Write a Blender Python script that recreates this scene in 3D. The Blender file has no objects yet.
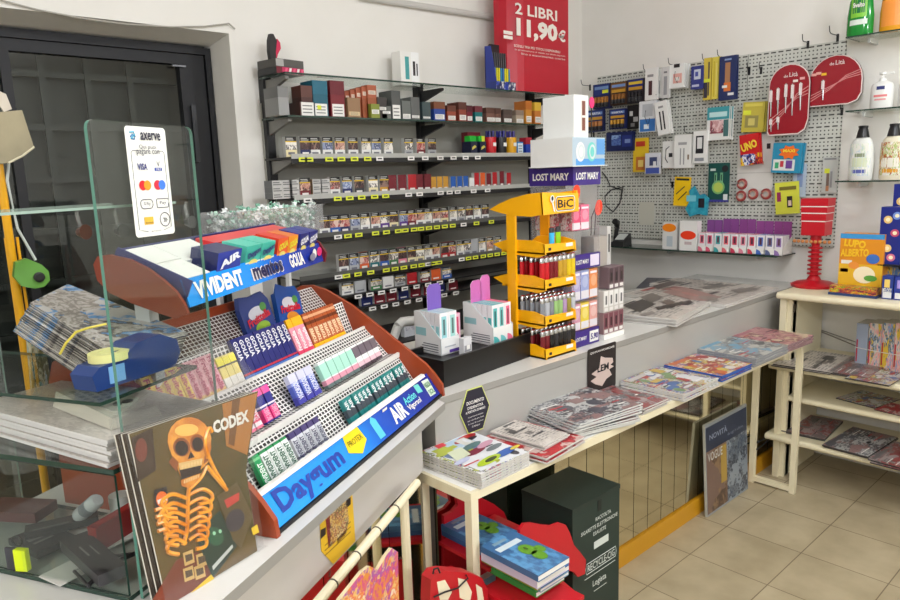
import bpy, math, random
from mathutils import Vector, Matrix
S = bpy.context.scene
COL = S.collection
# ------------------------------------------------------------------ camera
F, YAW, PIT, ROL, CAMH = 701.642, 0.7387275, 0.1756631, -0.0338005, 1.6
_cy, _sy, _cp, _sp, _cr, _sr = math.cos(YAW), math.sin(YAW), math.cos(PIT), math.sin(PIT), math.cos(ROL), math.sin(ROL)
_fw = Vector((_sy*_cp, _cy*_cp, -_sp)); _rt = Vector((_cy, -_sy, 0)); _up = _rt.cross(_fw)
CR = _rt*_cr + _up*_sr; CU = -_rt*_sr + _up*_cr
cam = bpy.data.cameras.new('camera'); camo = bpy.data.objects.new('camera', cam); COL.objects.link(camo)
cam.sensor_width = 36; cam.lens = F/900*36; cam.clip_start = .02
m3 = Matrix((CR, CU, -_fw)).transposed(); camo.matrix_world = Matrix.Translation((0, 0, CAMH)) @ m3.to_4x4()
S.camera = camo
# ------------------------------------------------------------------ light
w = bpy.data.worlds.new('world'); S.world = w; w.use_nodes = True
w.node_tree.nodes['Background'].inputs[0].default_value = (1, .98, .95, 1)
w.node_tree.nodes['Background'].inputs[1].default_value = .2
def bulb(name, loc, power, col=(.94, .975, 1.05), r=.11):
    l = bpy.data.lights.new(name, 'POINT'); l.shadow_soft_size = r; l.energy = power; l.color = col
    o = bpy.data.objects.new(name, l); o.location = loc; COL.objects.link(o); return o
for p_, e_ in (((1.0, .4, 2.72), 20), ((1.6, .5, 2.74), 18), ((2.9, -.2, 2.8), 26), ((-1.7, -.2, 2.35), 75), ((.9, -1.7, 2.0), 74)): bulb('lamp_and_fill_light', p_, e_)  # the last, low behind the camera, is an added frontal fill
S.view_settings.view_transform = 'Standard'; S.view_settings.look = 'None'; S.view_settings.gamma = 1
S.view_settings.use_curve_mapping = False
S.view_settings.exposure = 0.32
# ------------------------------------------------------------------ unprojecting onto real planes
def ray(x, y): return CR*((x-450)/F) - CU*((y-300)/F) + _fw
_C = Vector((0, 0, CAMH))
def onz(x, y, z): d = ray(x, y); return _C + d*((z-CAMH)/d.z)
def ony(x, y, Y): d = ray(x, y); return _C + d*(Y/d.y)
def onx(x, y, X): d = ray(x, y); return _C + d*(X/d.x)
P0 = Vector((1.285, 1.465, 0)); U = Vector((-.889, -.457, 0)).normalized(); V = Vector((-.457, .889, 0)).normalized()
AR = math.atan2(.457, .889)                      # the angled counter's x axis (-U), y axis V
def A(u, v, z): q = P0 + U*u + V*v; return Vector((q.x, q.y, z))
def onu(x, y, u): d = ray(x, y); t = (u-(_C-P0).dot(U))/d.dot(U); return _C + d*t
def LA(p): q = p - P0; return Vector((-q.dot(U), q.dot(V), p.z))
def onv(x, y, v): d = ray(x, y); t = (v-(_C-P0).dot(V))/d.dot(V); return _C + d*t
# ------------------------------------------------------------------ materials
def lin(c):
    return tuple(((v/255)/12.92 if v/255 <= .04045 else ((v/255+.055)/1.055)**2.4) for v in c)
_mats = {}
def M(r, g=None, b=None, rough=.5, metal=0., name='paint'):
    if g is None: r, g, b = r
    k = (name, r, g, b, rough, metal)
    if k in _mats: return _mats[k]
    m = bpy.data.materials.new(name); m.use_nodes = True; p = m.node_tree.nodes['Principled BSDF']
    p.inputs['Base Color'].default_value = (*lin((r, g, b)), 1); p.inputs['Roughness'].default_value = rough; p.inputs['Metallic'].default_value = metal
    _mats[k] = m; return m
def nodes(name):
    m = bpy.data.materials.new(name); m.use_nodes = True; nt = m.node_tree; return m, nt, nt.nodes['Principled BSDF'], nt.links
def ramp(nt, cols, mode='CONSTANT', stops=None):
    r = nt.nodes.new('ShaderNodeValToRGB'); r.color_ramp.interpolation = mode; e = r.color_ramp.elements
    n = len(cols)
    while len(e) < n: e.new(.5)
    for i, c in enumerate(cols):
        e[i].position = stops[i] if stops else i/n; e[i].color = (*lin(c), 1)
    return r
def coords(nt, scale=(1, 1, 1), kind='Generated', loc=(0, 0, 0)):
    t = nt.nodes.new('ShaderNodeTexCoord'); mp = nt.nodes.new('ShaderNodeMapping'); mp.inputs['Scale'].default_value = scale; mp.inputs['Location'].default_value = loc
    nt.links.new(t.outputs[kind], mp.inputs['Vector']); return mp.outputs['Vector']
_arts = {}
def art(cols, seed=0, scale=5., stretch=(1, 1, 1), rough=.3, kind='Generated'):
    """printed picture: irregular patches in a palette"""
    k = (tuple(cols), seed, scale, stretch, rough, kind)
    if k in _arts: return _arts[k]
    m, nt, p, L = nodes('printed_picture')
    v = coords(nt, stretch, kind, (seed*3.17, seed*1.31, seed*.77))
    no = nt.nodes.new('ShaderNodeTexNoise'); no.inputs['Scale'].default_value = scale*1.3; no.inputs['Detail'].default_value = 3; L.new(v, no.inputs['Vector'])
    ad = nt.nodes.new('ShaderNodeVectorMath'); ad.operation = 'MULTIPLY_ADD'; ad.inputs[1].default_value = (.35, .35, .35); L.new(no.outputs['Color'], ad.inputs[0]); L.new(v, ad.inputs[2])
    vo = nt.nodes.new('ShaderNodeTexVoronoi'); vo.inputs['Scale'].default_value = scale; L.new(ad.outputs[0], vo.inputs['Vector'])
    sp = nt.nodes.new('ShaderNodeSeparateColor'); L.new(vo.outputs['Color'], sp.inputs[0])
    n2 = nt.nodes.new('ShaderNodeTexNoise'); n2.inputs['Scale'].default_value = scale*3.1; n2.inputs['Detail'].default_value = 5; L.new(v, n2.inputs['Vector'])
    ma = nt.nodes.new('ShaderNodeMath'); ma.operation = 'MULTIPLY_ADD'; ma.inputs[1].default_value = 1.5; ma.inputs[2].default_value = -.78; L.new(n2.outputs['Fac'], ma.inputs[0])
    mb = nt.nodes.new('ShaderNodeMath'); mb.operation = 'ADD'; L.new(sp.outputs[0], mb.inputs[0]); L.new(ma.outputs[0], mb.inputs[1]); fr = nt.nodes.new('ShaderNodeMath'); fr.operation = 'PINGPONG'; fr.inputs[1].default_value = 1; L.new(mb.outputs[0], fr.inputs[0])
    r = ramp(nt, cols, 'EASE'); L.new(fr.outputs[0], r.inputs[0]); L.new(r.outputs[0], p.inputs['Base Color']); p.inputs['Roughness'].default_value = rough
    _arts[k] = m; return m
def mottled(name, c1, c2, scale, rough=.6, kind='Object', bump=0., detail=4):
    m, nt, p, L = nodes(name); v = coords(nt, (1, 1, 1), kind)
    n = nt.nodes.new('ShaderNodeTexNoise'); n.inputs['Scale'].default_value = scale; n.inputs['Detail'].default_value = detail; L.new(v, n.inputs['Vector'])
    r = ramp(nt, [c1, c2], 'LINEAR', [.35, .65]); L.new(n.outputs['Fac'], r.inputs[0]); L.new(r.outputs[0], p.inputs['Base Color']); p.inputs['Roughness'].default_value = rough
    if bump:
        b = nt.nodes.new('ShaderNodeBump'); b.inputs['Strength'].default_value = bump; b.inputs['Distance'].default_value = .01; L.new(n.outputs['Fac'], b.inputs['Height']); L.new(b.outputs[0], p.inputs['Normal'])
    return m
def clear(name, tint=(.93, .96, .94), refl=.06, rough=.02, bump=0., haze=0., hazec=(.8, .8, .8)):
    m = bpy.data.materials.new(name); m.use_nodes = True; nt = m.node_tree; L = nt.links; nt.nodes.clear(); m['clear'] = True
    o = nt.nodes.new('ShaderNodeOutputMaterial'); t = nt.nodes.new('ShaderNodeBsdfTransparent'); t.inputs[0].default_value = (*tint, 1)
    g = nt.nodes.new('ShaderNodeBsdfGlossy'); g.inputs['Roughness'].default_value = rough
    lw = nt.nodes.new('ShaderNodeLayerWeight'); pw = nt.nodes.new('ShaderNodeMath'); pw.operation = 'POWER'; pw.inputs[1].default_value = 4; L.new(lw.outputs['Facing'], pw.inputs[0])
    ma = nt.nodes.new('ShaderNodeMath'); ma.operation = 'MULTIPLY_ADD'; ma.inputs[1].default_value = .55; ma.inputs[2].default_value = refl*.6; L.new(pw.outputs[0], ma.inputs[0])
    mx = nt.nodes.new('ShaderNodeMixShader'); L.new(ma.outputs[0], mx.inputs[0]); L.new(t.outputs[0], mx.inputs[1]); L.new(g.outputs[0], mx.inputs[2])
    last = mx.outputs[0]
    if haze:
        d = nt.nodes.new('ShaderNodeBsdfDiffuse'); d.inputs[0].default_value = (*hazec, 1); m2 = nt.nodes.new('ShaderNodeMixShader'); m2.inputs[0].default_value = haze
        L.new(last, m2.inputs[1]); L.new(d.outputs[0], m2.inputs[2]); last = m2.outputs[0]
    if bump:
        n = nt.nodes.new('ShaderNodeTexNoise'); n.inputs['Scale'].default_value = 22; n.inputs['Detail'].default_value = 3
        b = nt.nodes.new('ShaderNodeBump'); b.inputs['Strength'].default_value = bump; b.inputs['Distance'].default_value = .02
        L.new(n.outputs['Fac'], b.inputs['Height']); L.new(b.outputs[0], g.inputs['Normal'])
    L.new(last, o.inputs[0]); return m
WHITE = M(238, 236, 230, .45); PAPER = M(232, 230, 224, .6, name='paper'); BLACK = M(22, 22, 24, .45); INK = M(28, 28, 32, .6, name='ink')
GREY = M(120, 120, 118, .5); CREAM = M(232, 222, 190, .4, name='cream_enamel'); YELLOW = M(250, 178, 10, .32, name='yellow_plastic')
TERRA = M(158, 66, 32, .3, name='terracotta_plastic'); RED = M(196, 20, 36, .35); NAVY = M(24, 34, 92, .4); CHROME = M(190, 190, 190, .2, 1., name='chrome')
PURPLE = M(56, 32, 122, .4); LIME = M(222, 230, 60, .6, name='yellow_label')
GLASS = clear('glass'); GEDGE = M(92, 140, 124, .1, name='glass_edge'); WRAP = clear('clear_film', (.97, .97, .97), .06, .1, .12, .015); ACRYL = clear('acrylic', (.95, .95, .95), .06, .04, 0, .10)
GDARK = M(38, 62, 52, .15, name='dark_glass_edge')
# ------------------------------------------------------------------ mesh building
_txt = {}
def text_mesh(s, bold):
    k = (s, bold)
    if k not in _txt:
        c = bpy.data.curves.new('lettering', 'FONT'); c.body = s; c.resolution_u = 2; c.offset = bold; c.align_x = 'LEFT'
        o = bpy.data.objects.new('lettering', c); COL.objects.link(o)
        me = bpy.data.meshes.new_from_object(o.evaluated_get(bpy.context.evaluated_depsgraph_get()))
        vs = [(v.co.x, v.co.y) for v in me.vertices]; fs = [tuple(p.vertices) for p in me.polygons]
        bpy.data.objects.remove(o); bpy.data.curves.remove(c); bpy.data.meshes.remove(me)
        x0 = min(v[0] for v in vs); x1 = max(v[0] for v in vs); y0 = min(v[1] for v in vs); y1 = max(v[1] for v in vs)
        _txt[k] = ([((x-x0)/(x1-x0)-.5, (y-y0)/(y1-y0)-.5) for x, y in vs], fs, (x1-x0)/(y1-y0))
    return _txt[k]
class MB:
    def __init__(s): s.v = []; s.f = []; s.k = []; s.m = []
    def mi(s, m):
        if m not in s.m: s.m.append(m)
        return s.m.index(m)
    def add(s, vs, fs, m):
        b = len(s.v); s.v += [Vector(q) for q in vs]; i = s.mi(m)
        for f in fs: s.f.append([b+j for j in f]); s.k.append(i)
        return s
    def box(s, x0, x1, y0, y1, z0, z1, m, **fm):
        vs = [(x0,y0,z0),(x1,y0,z0),(x1,y1,z0),(x0,y1,z0),(x0,y0,z1),(x1,y0,z1),(x1,y1,z1),(x0,y1,z1)]
        for n, f in (('bottom',(0,3,2,1)),('top',(4,5,6,7)),('front',(0,1,5,4)),('back',(2,3,7,6)),('left',(3,0,4,7)),('right',(1,2,6,5))):
            s.add([vs[j] for j in f], [(0,1,2,3)], fm.get(n, m))
        return s
    def hexa(s, b, t, m, **fm):
        """8-corner solid: bottom ring b (4 points), top ring t"""
        vs = list(b)+list(t)
        for n, f in (('bottom',(0,3,2,1)),('top',(4,5,6,7)),('front',(0,1,5,4)),('back',(2,3,7,6)),('left',(3,0,4,7)),('right',(1,2,6,5))):
            s.add([vs[j] for j in f], [(0,1,2,3)], fm.get(n, m))
        return s
    def poly(s, pts, m): return s.add(pts, [tuple(range(len(pts)))], m)
    def slab(s, pts, d, m, side=None, back=None):
        """extruded outline: pts 3D, depth vector d"""
        d = Vector(d); n = len(pts); a = [Vector(q) for q in pts]; b = [q+d for q in a]
        s.poly(a, m); s.poly(list(reversed(b)), back or side or m)
        for i in range(n): s.add([a[i], b[i], b[(i+1) % n], a[(i+1) % n]], [(0,1,2,3)], side or m)
        return s
    def tube(s, path, r, m, seg=8):
        path = [Vector(q) for q in path]; rings = []
        for i, q in enumerate(path):
            t = (path[min(i+1, len(path)-1)] - path[max(i-1, 0)]).normalized(); a = t.cross(Vector((0,0,1)))
            if a.length < .01: a = t.cross(Vector((1,0,0)))
            a.normalize(); c = t.cross(a); rr = r[i] if isinstance(r, (list, tuple)) else r
            rings.append([q + a*rr*math.cos(2*math.pi*j/seg) + c*rr*math.sin(2*math.pi*j/seg) for j in range(seg)])
        vs = [q for R in rings for q in R]; fs = []
        for i in range(len(rings)-1):
            for j in range(seg): fs.append((i*seg+j, i*seg+(j+1) % seg, (i+1)*seg+(j+1) % seg, (i+1)*seg+j))
        fs += [tuple(reversed(range(seg))), tuple((len(rings)-1)*seg+j for j in range(seg))]
        return s.add(vs, fs, m)
    def lathe(s, prof, m, seg=20, c=(0,0,0), sy=1.):
        vs = []; fs = []
        for r, z in prof:
            for j in range(seg):
                a = 2*math.pi*j/seg; vs.append((c[0]+r*math.cos(a), c[1]+r*sy*math.sin(a), c[2]+z))
        for i in range(len(prof)-1):
            for j in range(seg): fs.append((i*seg+j, i*seg+(j+1) % seg, (i+1)*seg+(j+1) % seg, (i+1)*seg+j))
        fs += [tuple(reversed(range(seg))), tuple((len(prof)-1)*seg+j for j in range(seg))]
        return s.add(vs, fs, m)
    def text(s, t, m, c, rt, up, h, w=None, bold=0.):
        vs, fs, asp = text_mesh(t, bold); c = Vector(c); rt = Vector(rt).normalized(); up = Vector(up).normalized(); w = w or h*asp
        n = rt.cross(up)*.0006
        return s.add([c + n + rt*(x*w) + up*(y*h) for x, y in vs], fs, m)
    def build(s, name, parent=None, loc=None, rot=None, bevel=0., smooth=False):
        me = bpy.data.meshes.new(name); me.from_pydata([tuple(q) for q in s.v], [], s.f)
        for m in s.m: me.materials.append(m)
        me.polygons.foreach_set('material_index', s.k)
        if smooth: me.polygons.foreach_set('use_smooth', [True]*len(s.f))
        me.update(); o = bpy.data.objects.new(name, me); COL.objects.link(o)
        if parent: o.parent = parent
        if loc is not None: o.location = loc
        if rot is not None: o.rotation_euler = (0, 0, rot) if isinstance(rot, (int, float)) else rot
        if smooth:
            try: me.set_sharp_from_angle(angle=math.radians(40))
            except Exception: pass
        if bevel:
            w_ = o.modifiers.new('edge', 'BEVEL'); w_.width = bevel; w_.segments = 2; w_.limit_method = 'ANGLE'; w_.angle_limit = math.radians(50)
        return o
def tag(o, label, cat, group=None, kind=None):
    if kind: o['kind'] = kind
    if label: o['label'] = label
    if cat: o['category'] = cat
    if group: o['group'] = group
    return o
def thing(name, label, cat, loc=(0,0,0), rot=0, group=None):
    o = bpy.data.objects.new(name, None); COL.objects.link(o); o.location = loc
    o.rotation_euler = (0, 0, rot) if isinstance(rot, (int, float)) else rot
    return tag(o, label, cat, group)
def struct(o): o['kind'] = 'structure'; return o
_kids = {}
def copy_tree(o, loc=None, rot=None, label=None, group=None, parent=None, kids=None):
    kids = kids if kids is not None else [c for c in COL.objects if c.parent == o]
    c = o.copy(); COL.objects.link(c)
    if parent: c.parent = parent
    if loc is not None: c.location = loc
    if rot is not None: c.rotation_euler = (0, 0, rot) if isinstance(rot, (int, float)) else rot
    if label: c['label'] = label
    if group: c['group'] = group
    for k in kids:
        copy_tree(k, parent=c, kids=[])
    return c
def addprint(o, patches, z, name='print'):
    """printed shapes on top of a lying sheet, given as outlines on the plane z"""
    m = MB()
    for i, (pts, c) in enumerate(patches): m.poly([onz(x, y, z + .0004 + .0002*i) for x, y in pts][::-1], c if not isinstance(c, tuple) else M(*c, .3, name='print'))
    c = m.build(name, o); c.matrix_parent_inverse = (Matrix.Translation(o.location) @ o.rotation_euler.to_matrix().to_4x4()).inverted(); return c
ORD = 'first second third fourth fifth sixth seventh eighth ninth tenth eleventh twelfth thirteenth fourteenth fifteenth sixteenth seventeenth eighteenth nineteenth twentieth twenty-first twenty-second twenty-third twenty-fourth twenty-fifth twenty-sixth twenty-seventh twenty-eighth twenty-ninth thirtieth thirty-first thirty-second thirty-third thirty-fourth thirty-fifth'.split()
def rr(a, b): return random.uniform(a, b)
random.seed(7)
X_, Y_, Z_ = Vector((1,0,0)), Vector((0,1,0)), Vector((0,0,1))
# ================================================================== the room
WALLM = mottled('wall_plaster', (238, 235, 228), (234, 231, 223), 3, .85, bump=.05)
def floor_mat():
    m, nt, p, L = nodes('floor_tiles'); v = coords(nt, (1,1,1), 'Object', (-.27, -.06, 0))
    b = nt.nodes.new('ShaderNodeTexBrick'); b.offset = 0; b.squash = 1
    for k, x in (('Scale', 1), ('Brick Width', .325), ('Row Height', .3225), ('Mortar Size', .0022), ('Mortar Smooth', .1), ('Bias', 0)): b.inputs[k].default_value = x
    b.inputs['Color1'].default_value = (*lin((190, 178, 152)), 1); b.inputs['Color2'].default_value = (*lin((182, 170, 144)), 1); b.inputs['Mortar'].default_value = (*lin((120, 106, 84)), 1)
    L.new(v, b.inputs['Vector'])
    n = nt.nodes.new('ShaderNodeTexNoise'); n.inputs['Scale'].default_value = 6; n.inputs['Detail'].default_value = 6; L.new(v, n.inputs['Vector'])
    r = ramp(nt, [(225, 220, 210), (255, 252, 246)], 'LINEAR', [.3, .7]); L.new(n.outputs[0], r.inputs[0])
    mx = nt.nodes.new('ShaderNodeMix'); mx.data_type = 'RGBA'; mx.blend_type = 'MULTIPLY'; mx.inputs[0].default_value = 1
    L.new(b.outputs[0], mx.inputs[6]); L.new(r.outputs[0], mx.inputs[7]); L.new(mx.outputs[2], p.inputs['Base Color']); p.inputs['Roughness'].default_value = .38
    return m
def S_(mb, name): return struct(mb.build(name))
S_(MB().box(-4.5, 4.0, -3.6, 3.5, -.1, 0, floor_mat()), 'floor')
S_(MB().box(-4.5, 4.1, -3.6, 3.5, 2.95, 3.05, WALLM), 'ceiling')
S_(MB().box(4.0, 4.1, -3.6, 3.5, 0, 2.95, WALLM), 'wall_right')
S_(MB().box(-4.6, -4.5, -3.6, 3.5, 0, 2.95, WALLM), 'wall_left')
S_(MB().box(-4.5, 4.0, -3.7, -3.6, 0, 2.95, WALLM), 'wall_front')
b = MB(); RX, RZ = 1.483, 2.24
b.box(RX, 4.0, 3.0, 3.5, 0, 2.95, WALLM).box(-4.5, -.7, 3.0, 3.5, 0, 2.95, WALLM)
b.hexa([(-.7,3,RZ),(RX,3,RZ),(RX,3.24,2.212),(-.7,3.24,2.212)], [(-.7,3,2.95),(RX,3,2.95),(RX,3.24,2.95),(-.7,3.24,2.95)], WALLM)
S_(b, 'wall_back')
S_(MB().box(-.7, RX, 3.42, 3.5, 0, 2.3, M(30, 31, 28, .7, name='dark_shutter')), 'wall_outside')
# door with a glazed leaf and a security grid behind it
FRM = M(6, 7, 13, .55, name='dark_steel')
d = struct(MB().box(RX-.03, RX-.004, 3.19, 3.26, 0, 2.205, FRM).box(-.7, RX-.03, 3.19, 3.26, 2.175, 2.21, FRM).build('door_1'))
lf = MB().box(1.335, 1.45, 3.205, 3.25, 0, 2.128, FRM).box(.64, .675, 3.205, 3.25, 0, 2.128, FRM).box(-.69, .64, 3.205, 3.25, 2.128, 2.174, FRM).box(.64, 1.45, 3.205, 3.25, 2.128, 2.174, FRM)
lf.box(.675, 1.335, 3.205, 3.25, 0, .2, FRM).box(-.69, .64, 3.205, 3.25, 0, .2, FRM); lf.build('door_leaf', d)
MB().box(.675, 1.335, 3.225, 3.231, .2, 2.128, GLASS).box(-.69, .64, 3.225, 3.231, .2, 2.128, GLASS).build('glass_pane', d)
g = MB(); GB = M(26, 27, 25, .6, name='grid_bar')
for i in range(11): g.box(-.6+.175*i, -.575+.175*i, 3.34, 3.36, 0, 2.2, GB)
for i in range(10): g.box(-.68, 1.46, 3.345, 3.365, .12+.215*i, .145+.215*i, GB)
g.build('security_grid', d)
MB().box(1.365, 1.385, 3.185, 3.2, 1.70, 1.95, M(30, 32, 36, .3)).box(1.30, 1.36, 3.19, 3.2, 2.115, 2.122, M(110, 112, 116, .3)).build('door_closer', d)
# cable and conduit on the back wall
cp = [ony(x, y, 2.985) for x, y in ((0,0),(38,10),(80,18),(125,24),(170,27),(205,26.5),(229,23.5),(235,29))]
tag(MB().tube(cp, .0035, M(170, 166, 156, .6), 6).build('wall_cable'), 'thin grey cable sagging along the wall above the dark doorway', 'cable')
cp = [ony(x, y, 2.97) for x, y in ((360,-3.5),(440,9),(505,19))]
tag(MB().tube(cp, .016, M(205, 202, 196, .5), 10).build('wall_conduit'), 'pale plastic conduit pipe running along the top of the back wall', 'pipe')
# ------------------------------------------------------------------ counter
LAM = M(198, 194, 188, .22, name='grey_laminate'); LAM_SHADE = M(172, 170, 164, .25, name='grey_laminate'); LAMT = M(214, 212, 206, .25, name='white_laminate')  # second grey: same laminate, darkened to carry the straight front's shade
MIR, nt, p, L = nodes('mirror'); p.inputs['Metallic'].default_value = 1; p.inputs['Roughness'].default_value = .06; p.inputs['Base Color'].default_value = (*lin((222, 216, 194)), 1)
TOPZ = .954
pts = [A(0,-.012,TOPZ), (1.30,1.497,TOPZ), (3.985,1.497,TOPZ), (3.985,2.12,TOPZ), (1.3,2.12,TOPZ), A(.0,.62,TOPZ), A(1.7,.62,TOPZ), A(1.7,-.012,TOPZ)]
tag(MB().slab([(q[0], q[1], TOPZ-.022) for q in reversed(pts)], (0,0,.022), LAM, M(150,148,142,.3), LAMT).build('counter_worktop'), 'long bent white laminate worktop carrying the sweets, lighters and newspapers', 'worktop')
c = thing('shop_counter', 'straight grey counter base with a mirrored front and yellow kick board', 'counter', (1.29, 1.5, 0))
MB().box(0, 2.68, .0, .02, .72, .93, LAM_SHADE).box(0, .03, .02, .6, 0, .93, LAM_SHADE).build('front_panel', c)
mm = MB().box(0, 2.68, .014, .02, .08, .72, M(40,42,36,.5)); x = 0
while x < 2.62: mm.box(x, x+.1035, .006, .013, .085, .718, MIR); x += .107
mm.build('mirror_panel', c)
MB().box(0, 2.68, -.004, .012, .0, .08, M(205,148,30,.35,name='yellow_board')).build('kick_board', c)
c = thing('shop_counter', 'angled grey counter base with a yellow poster stuck on it', 'counter', A(0,.03,0), AR)
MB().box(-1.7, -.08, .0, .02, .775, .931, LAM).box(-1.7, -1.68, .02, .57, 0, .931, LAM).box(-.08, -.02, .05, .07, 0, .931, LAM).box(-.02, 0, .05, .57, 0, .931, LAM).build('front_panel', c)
mm = MB().box(-1.7, -.08, .012, .02, .08, .775, M(40,42,36,.5)); x = -1.7
while x < -.19: mm.box(x, x+.1035, .004, .011, .085, .773, MIR); x += .107
mm.build('mirror_panel', c)
MB().box(-1.7, -.08, -.004, .012, 0, .08, M(205,148,30,.35,name='yellow_board')).build('kick_board', c)
# ================================================================== tobacco shelving on the back wall
SHZ = [2.058, 1.879, 1.702, 1.524, 1.349, 1.163, 1.056, .985]; SY0, SY1 = 2.75, 2.985; SX0, SX1 = 1.60, 3.50
SHM = M(178, 178, 172, .4, name='shelf_metal'); SBLK = M(24, 24, 26, .45, name='black_steel')
sh = thing('tobacco_shelving', 'tall black steel shelving full of cigarette packs on the back wall', 'shelving', (0, 0, 0))
for X in (1.625, 2.53, 3.44): MB().box(X-.02, X+.02, 2.955, 2.998, .3, 2.09, SBLK).build('upright', sh)
MB().box(SX0, SX1, 2.982, 2.992, .6, 1.95, M(158, 156, 146, .7, name='grey_back_board')).build('back_panel', sh)
SHELVES = []
for i, z in enumerate(SHZ):
    gl = i < 2
    m = MB().box(SX0, SX1, SY0, SY1, z-.008, z, GLASS if gl else SHM if i < 6 else M(58,56,54,.5), front=GDARK if gl else SBLK, left=GDARK if gl else SBLK)
    if not gl and i < 6: m.box(SX0, SX1, SY0-.004, SY0-.001, z-.008, z+.013, SHM if i < 4 else M(84,84,80,.4)).box(SX0, SX1, SY0-.002, SY0, z-.03, z-.008, SBLK)
    o = m.build('shelf', sh); SHELVES.append(o)
    for X in (1.625, 2.53, 3.44):
        q = MB().slab([(X-.008, 2.96, z-.012), (X-.008, 2.78, z-.012), (X-.008, 2.78, z-.024), (X-.008, 2.96, z-.075)], (.016, 0, 0), SBLK if X > 2 else M(130,128,122,.4)); q.build('bracket', o)
def tagm(col): return MB().box(-.021, .021, -.0015, 0, -.0095, .0095, col).box(-.012, .012, -.002, -.0015, -.003, .003, INK)
PT = [tagm(LIME).build('price_tag'), tagm(WHITE).build('price_tag')]; _pt = [0, 0]
def price(x, i, k):
    o = PT[k] if not _pt[k] else PT[k].copy()
    if _pt[k]: COL.objects.link(o)
    _pt[k] = 1; o.parent = SHELVES[i]; o.location = (x, SY0-.006, SHZ[i]-.012)
for i, xs in ((2, (305,311,331,343,356,369)), (3, (337,349,361,374,385)), (4, (345,356,373,384,396,403,412,419,427,435,443,451,475,490)), (5, (341,353,366,382,391,400,410,418,430,436,466,473,481,488,495,502)),):
    for x in xs: price(ony(x, 200, SY0).x, i, 0)
for i, xs in ((2, (381,412,426,441,454,466,478)), (3, (307,408,419,440,449,457,473,487)), (4, (335,462)), (5, (333,425,459)), (6, (352,364,376,388,400,412,424,436,448)), (7, (366,378,390,402,414,427,440,452))):
    for x in xs: price(ony(x, 200, SY0).x, i, 1)
# cigarette packs: white or coloured base, yellow line, warning picture, black warning band
CN = {'white':(226,226,222),'navy':(30,40,96),'maroon':(112,22,36),'silver':(170,172,174),'cream':(228,216,170),'orange':(214,92,40),'blue':(36,92,176),'purple':(92,52,140),'charcoal':(52,54,58),'red':(178,26,36),'teal':(24,104,112),'green':(60,120,72),'brown':(104,62,40),'gold':(204,150,52),'grey':(120,122,120),'tan':(176,140,100),'pink':(224,130,150),'yellow':(240,206,40)}
PICS = {'dark':[(40,30,34),(90,60,60),(20,20,24),(140,110,100)],'flesh':[(206,160,140),(170,110,100),(230,200,180),(90,50,50)],'blue-grey':[(90,110,160),(200,206,220),(50,60,100),(140,150,180)],'bloody':[(150,30,40),(210,150,140),(80,20,30),(220,190,180)],'pale':[(220,216,206),(150,140,134),(60,56,60),(236,230,220)]}
_pk = {}
def pack(base, pic, x, i, n, rowname, h=.087, wd=.054, y=None, z=None):
    k = (base, pic, h, wd)
    if k not in _pk:
        m = MB(); c = M(CN[base], rough=.35, name='pack_card') if False else M(*CN[base], .35, name='pack_card'); W2 = wd/2
        m.box(-W2, W2, 0, .023, 0, h, c, left=M(190,190,186,.4), right=M(190,190,186,.4))
        if pic: 
            m.box(-W2, W2, -.0006, 0, h*.78, h, M(24,22,24,.4)).box(-W2, W2, -.0006, 0, h*.73, h*.78, M(226,190,40,.4)).box(-W2, W2, -.0006, 0, h*.36, h*.73, art(PICS[pic], len(_pk), 2.6))
            for j in range(2): m.box(-W2*.8, W2*rr(.3,.8), -.0011, -.0006, h*(.82+.08*j), h*(.855+.08*j), M(200,200,196,.5))
        m.box(-W2*.6, W2*.6, -.0006, 0, h*.12, h*.24, M(230,226,220,.4) if base not in ('white','cream','silver') else M(110,110,120,.4))
        _pk[k] = [m.build('cigarette_pack'), 0]
    e = _pk[k]; o = e[0] if not e[1] else e[0].copy()
    if e[1]: COL.objects.link(o)
    e[1] = 1; o.location = (x, (y or 2.765), (z if z is not None else SHZ[i]))
    lab = f"{base} based cigarette pack with {pic} warning picture, {ORD[n]} on the {rowname}" if pic else f"plain {base} cigarette pack, {ORD[n]} on the {rowname}"
    return tag(o, lab, 'cigarette pack', 'cigarette packs on the ' + rowname)
ROWS = ['glass top shelf', 'second shelf down', 'third shelf down', 'fourth shelf down', 'fifth shelf down', 'sixth shelf down', 'bottom shelf']
rowx = {2: ((295,309,318.5,331,343,356,369,379,391,411,423,434), 'cream navy white white white white white white white silver maroon silver'.split(), 'pale dark dark blue-grey flesh dark pale blue-grey pale pale bloody dark'.split()),
 3: ((306,336,348,360,374,385,393,403,413,421,428), 'maroon white navy charcoal cream gold maroon maroon red maroon maroon'.split(), 'flesh bloody blue-grey dark pale dark . . . . .'.split()),
 4: ((323,333.5,343.5,354,364,374.5,384,393,403,411,419.5,427.5,436,444,453,461,469,477,485), 'white blue navy silver white white purple cream purple maroon white white white cream white silver white white white'.split(), 'dark bloody bloody blue-grey pale flesh pale dark blue-grey bloody flesh pale flesh bloody pale pale dark pale dark'.split()),
 5: ((340,350.5,361,371.5,381.5,391,400,409.5,418,426.5,434,443,450.5,459,466,473,481,489,497), 'white silver orange teal blue green pink cream cream white white red red white silver silver white tan silver'.split(), 'dark blue-grey bloody pale dark pale dark dark pale pale flesh dark bloody pale pale . pale flesh pale'.split())}
for i, (xs, bs, ps) in rowx.items():
    for n, (x, bb, pp) in enumerate(zip(xs, bs, ps)): pack(bb, '' if pp == '.' else pp, ony(x, 200, 2.765).x, i, n, ROWS[i])
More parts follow.
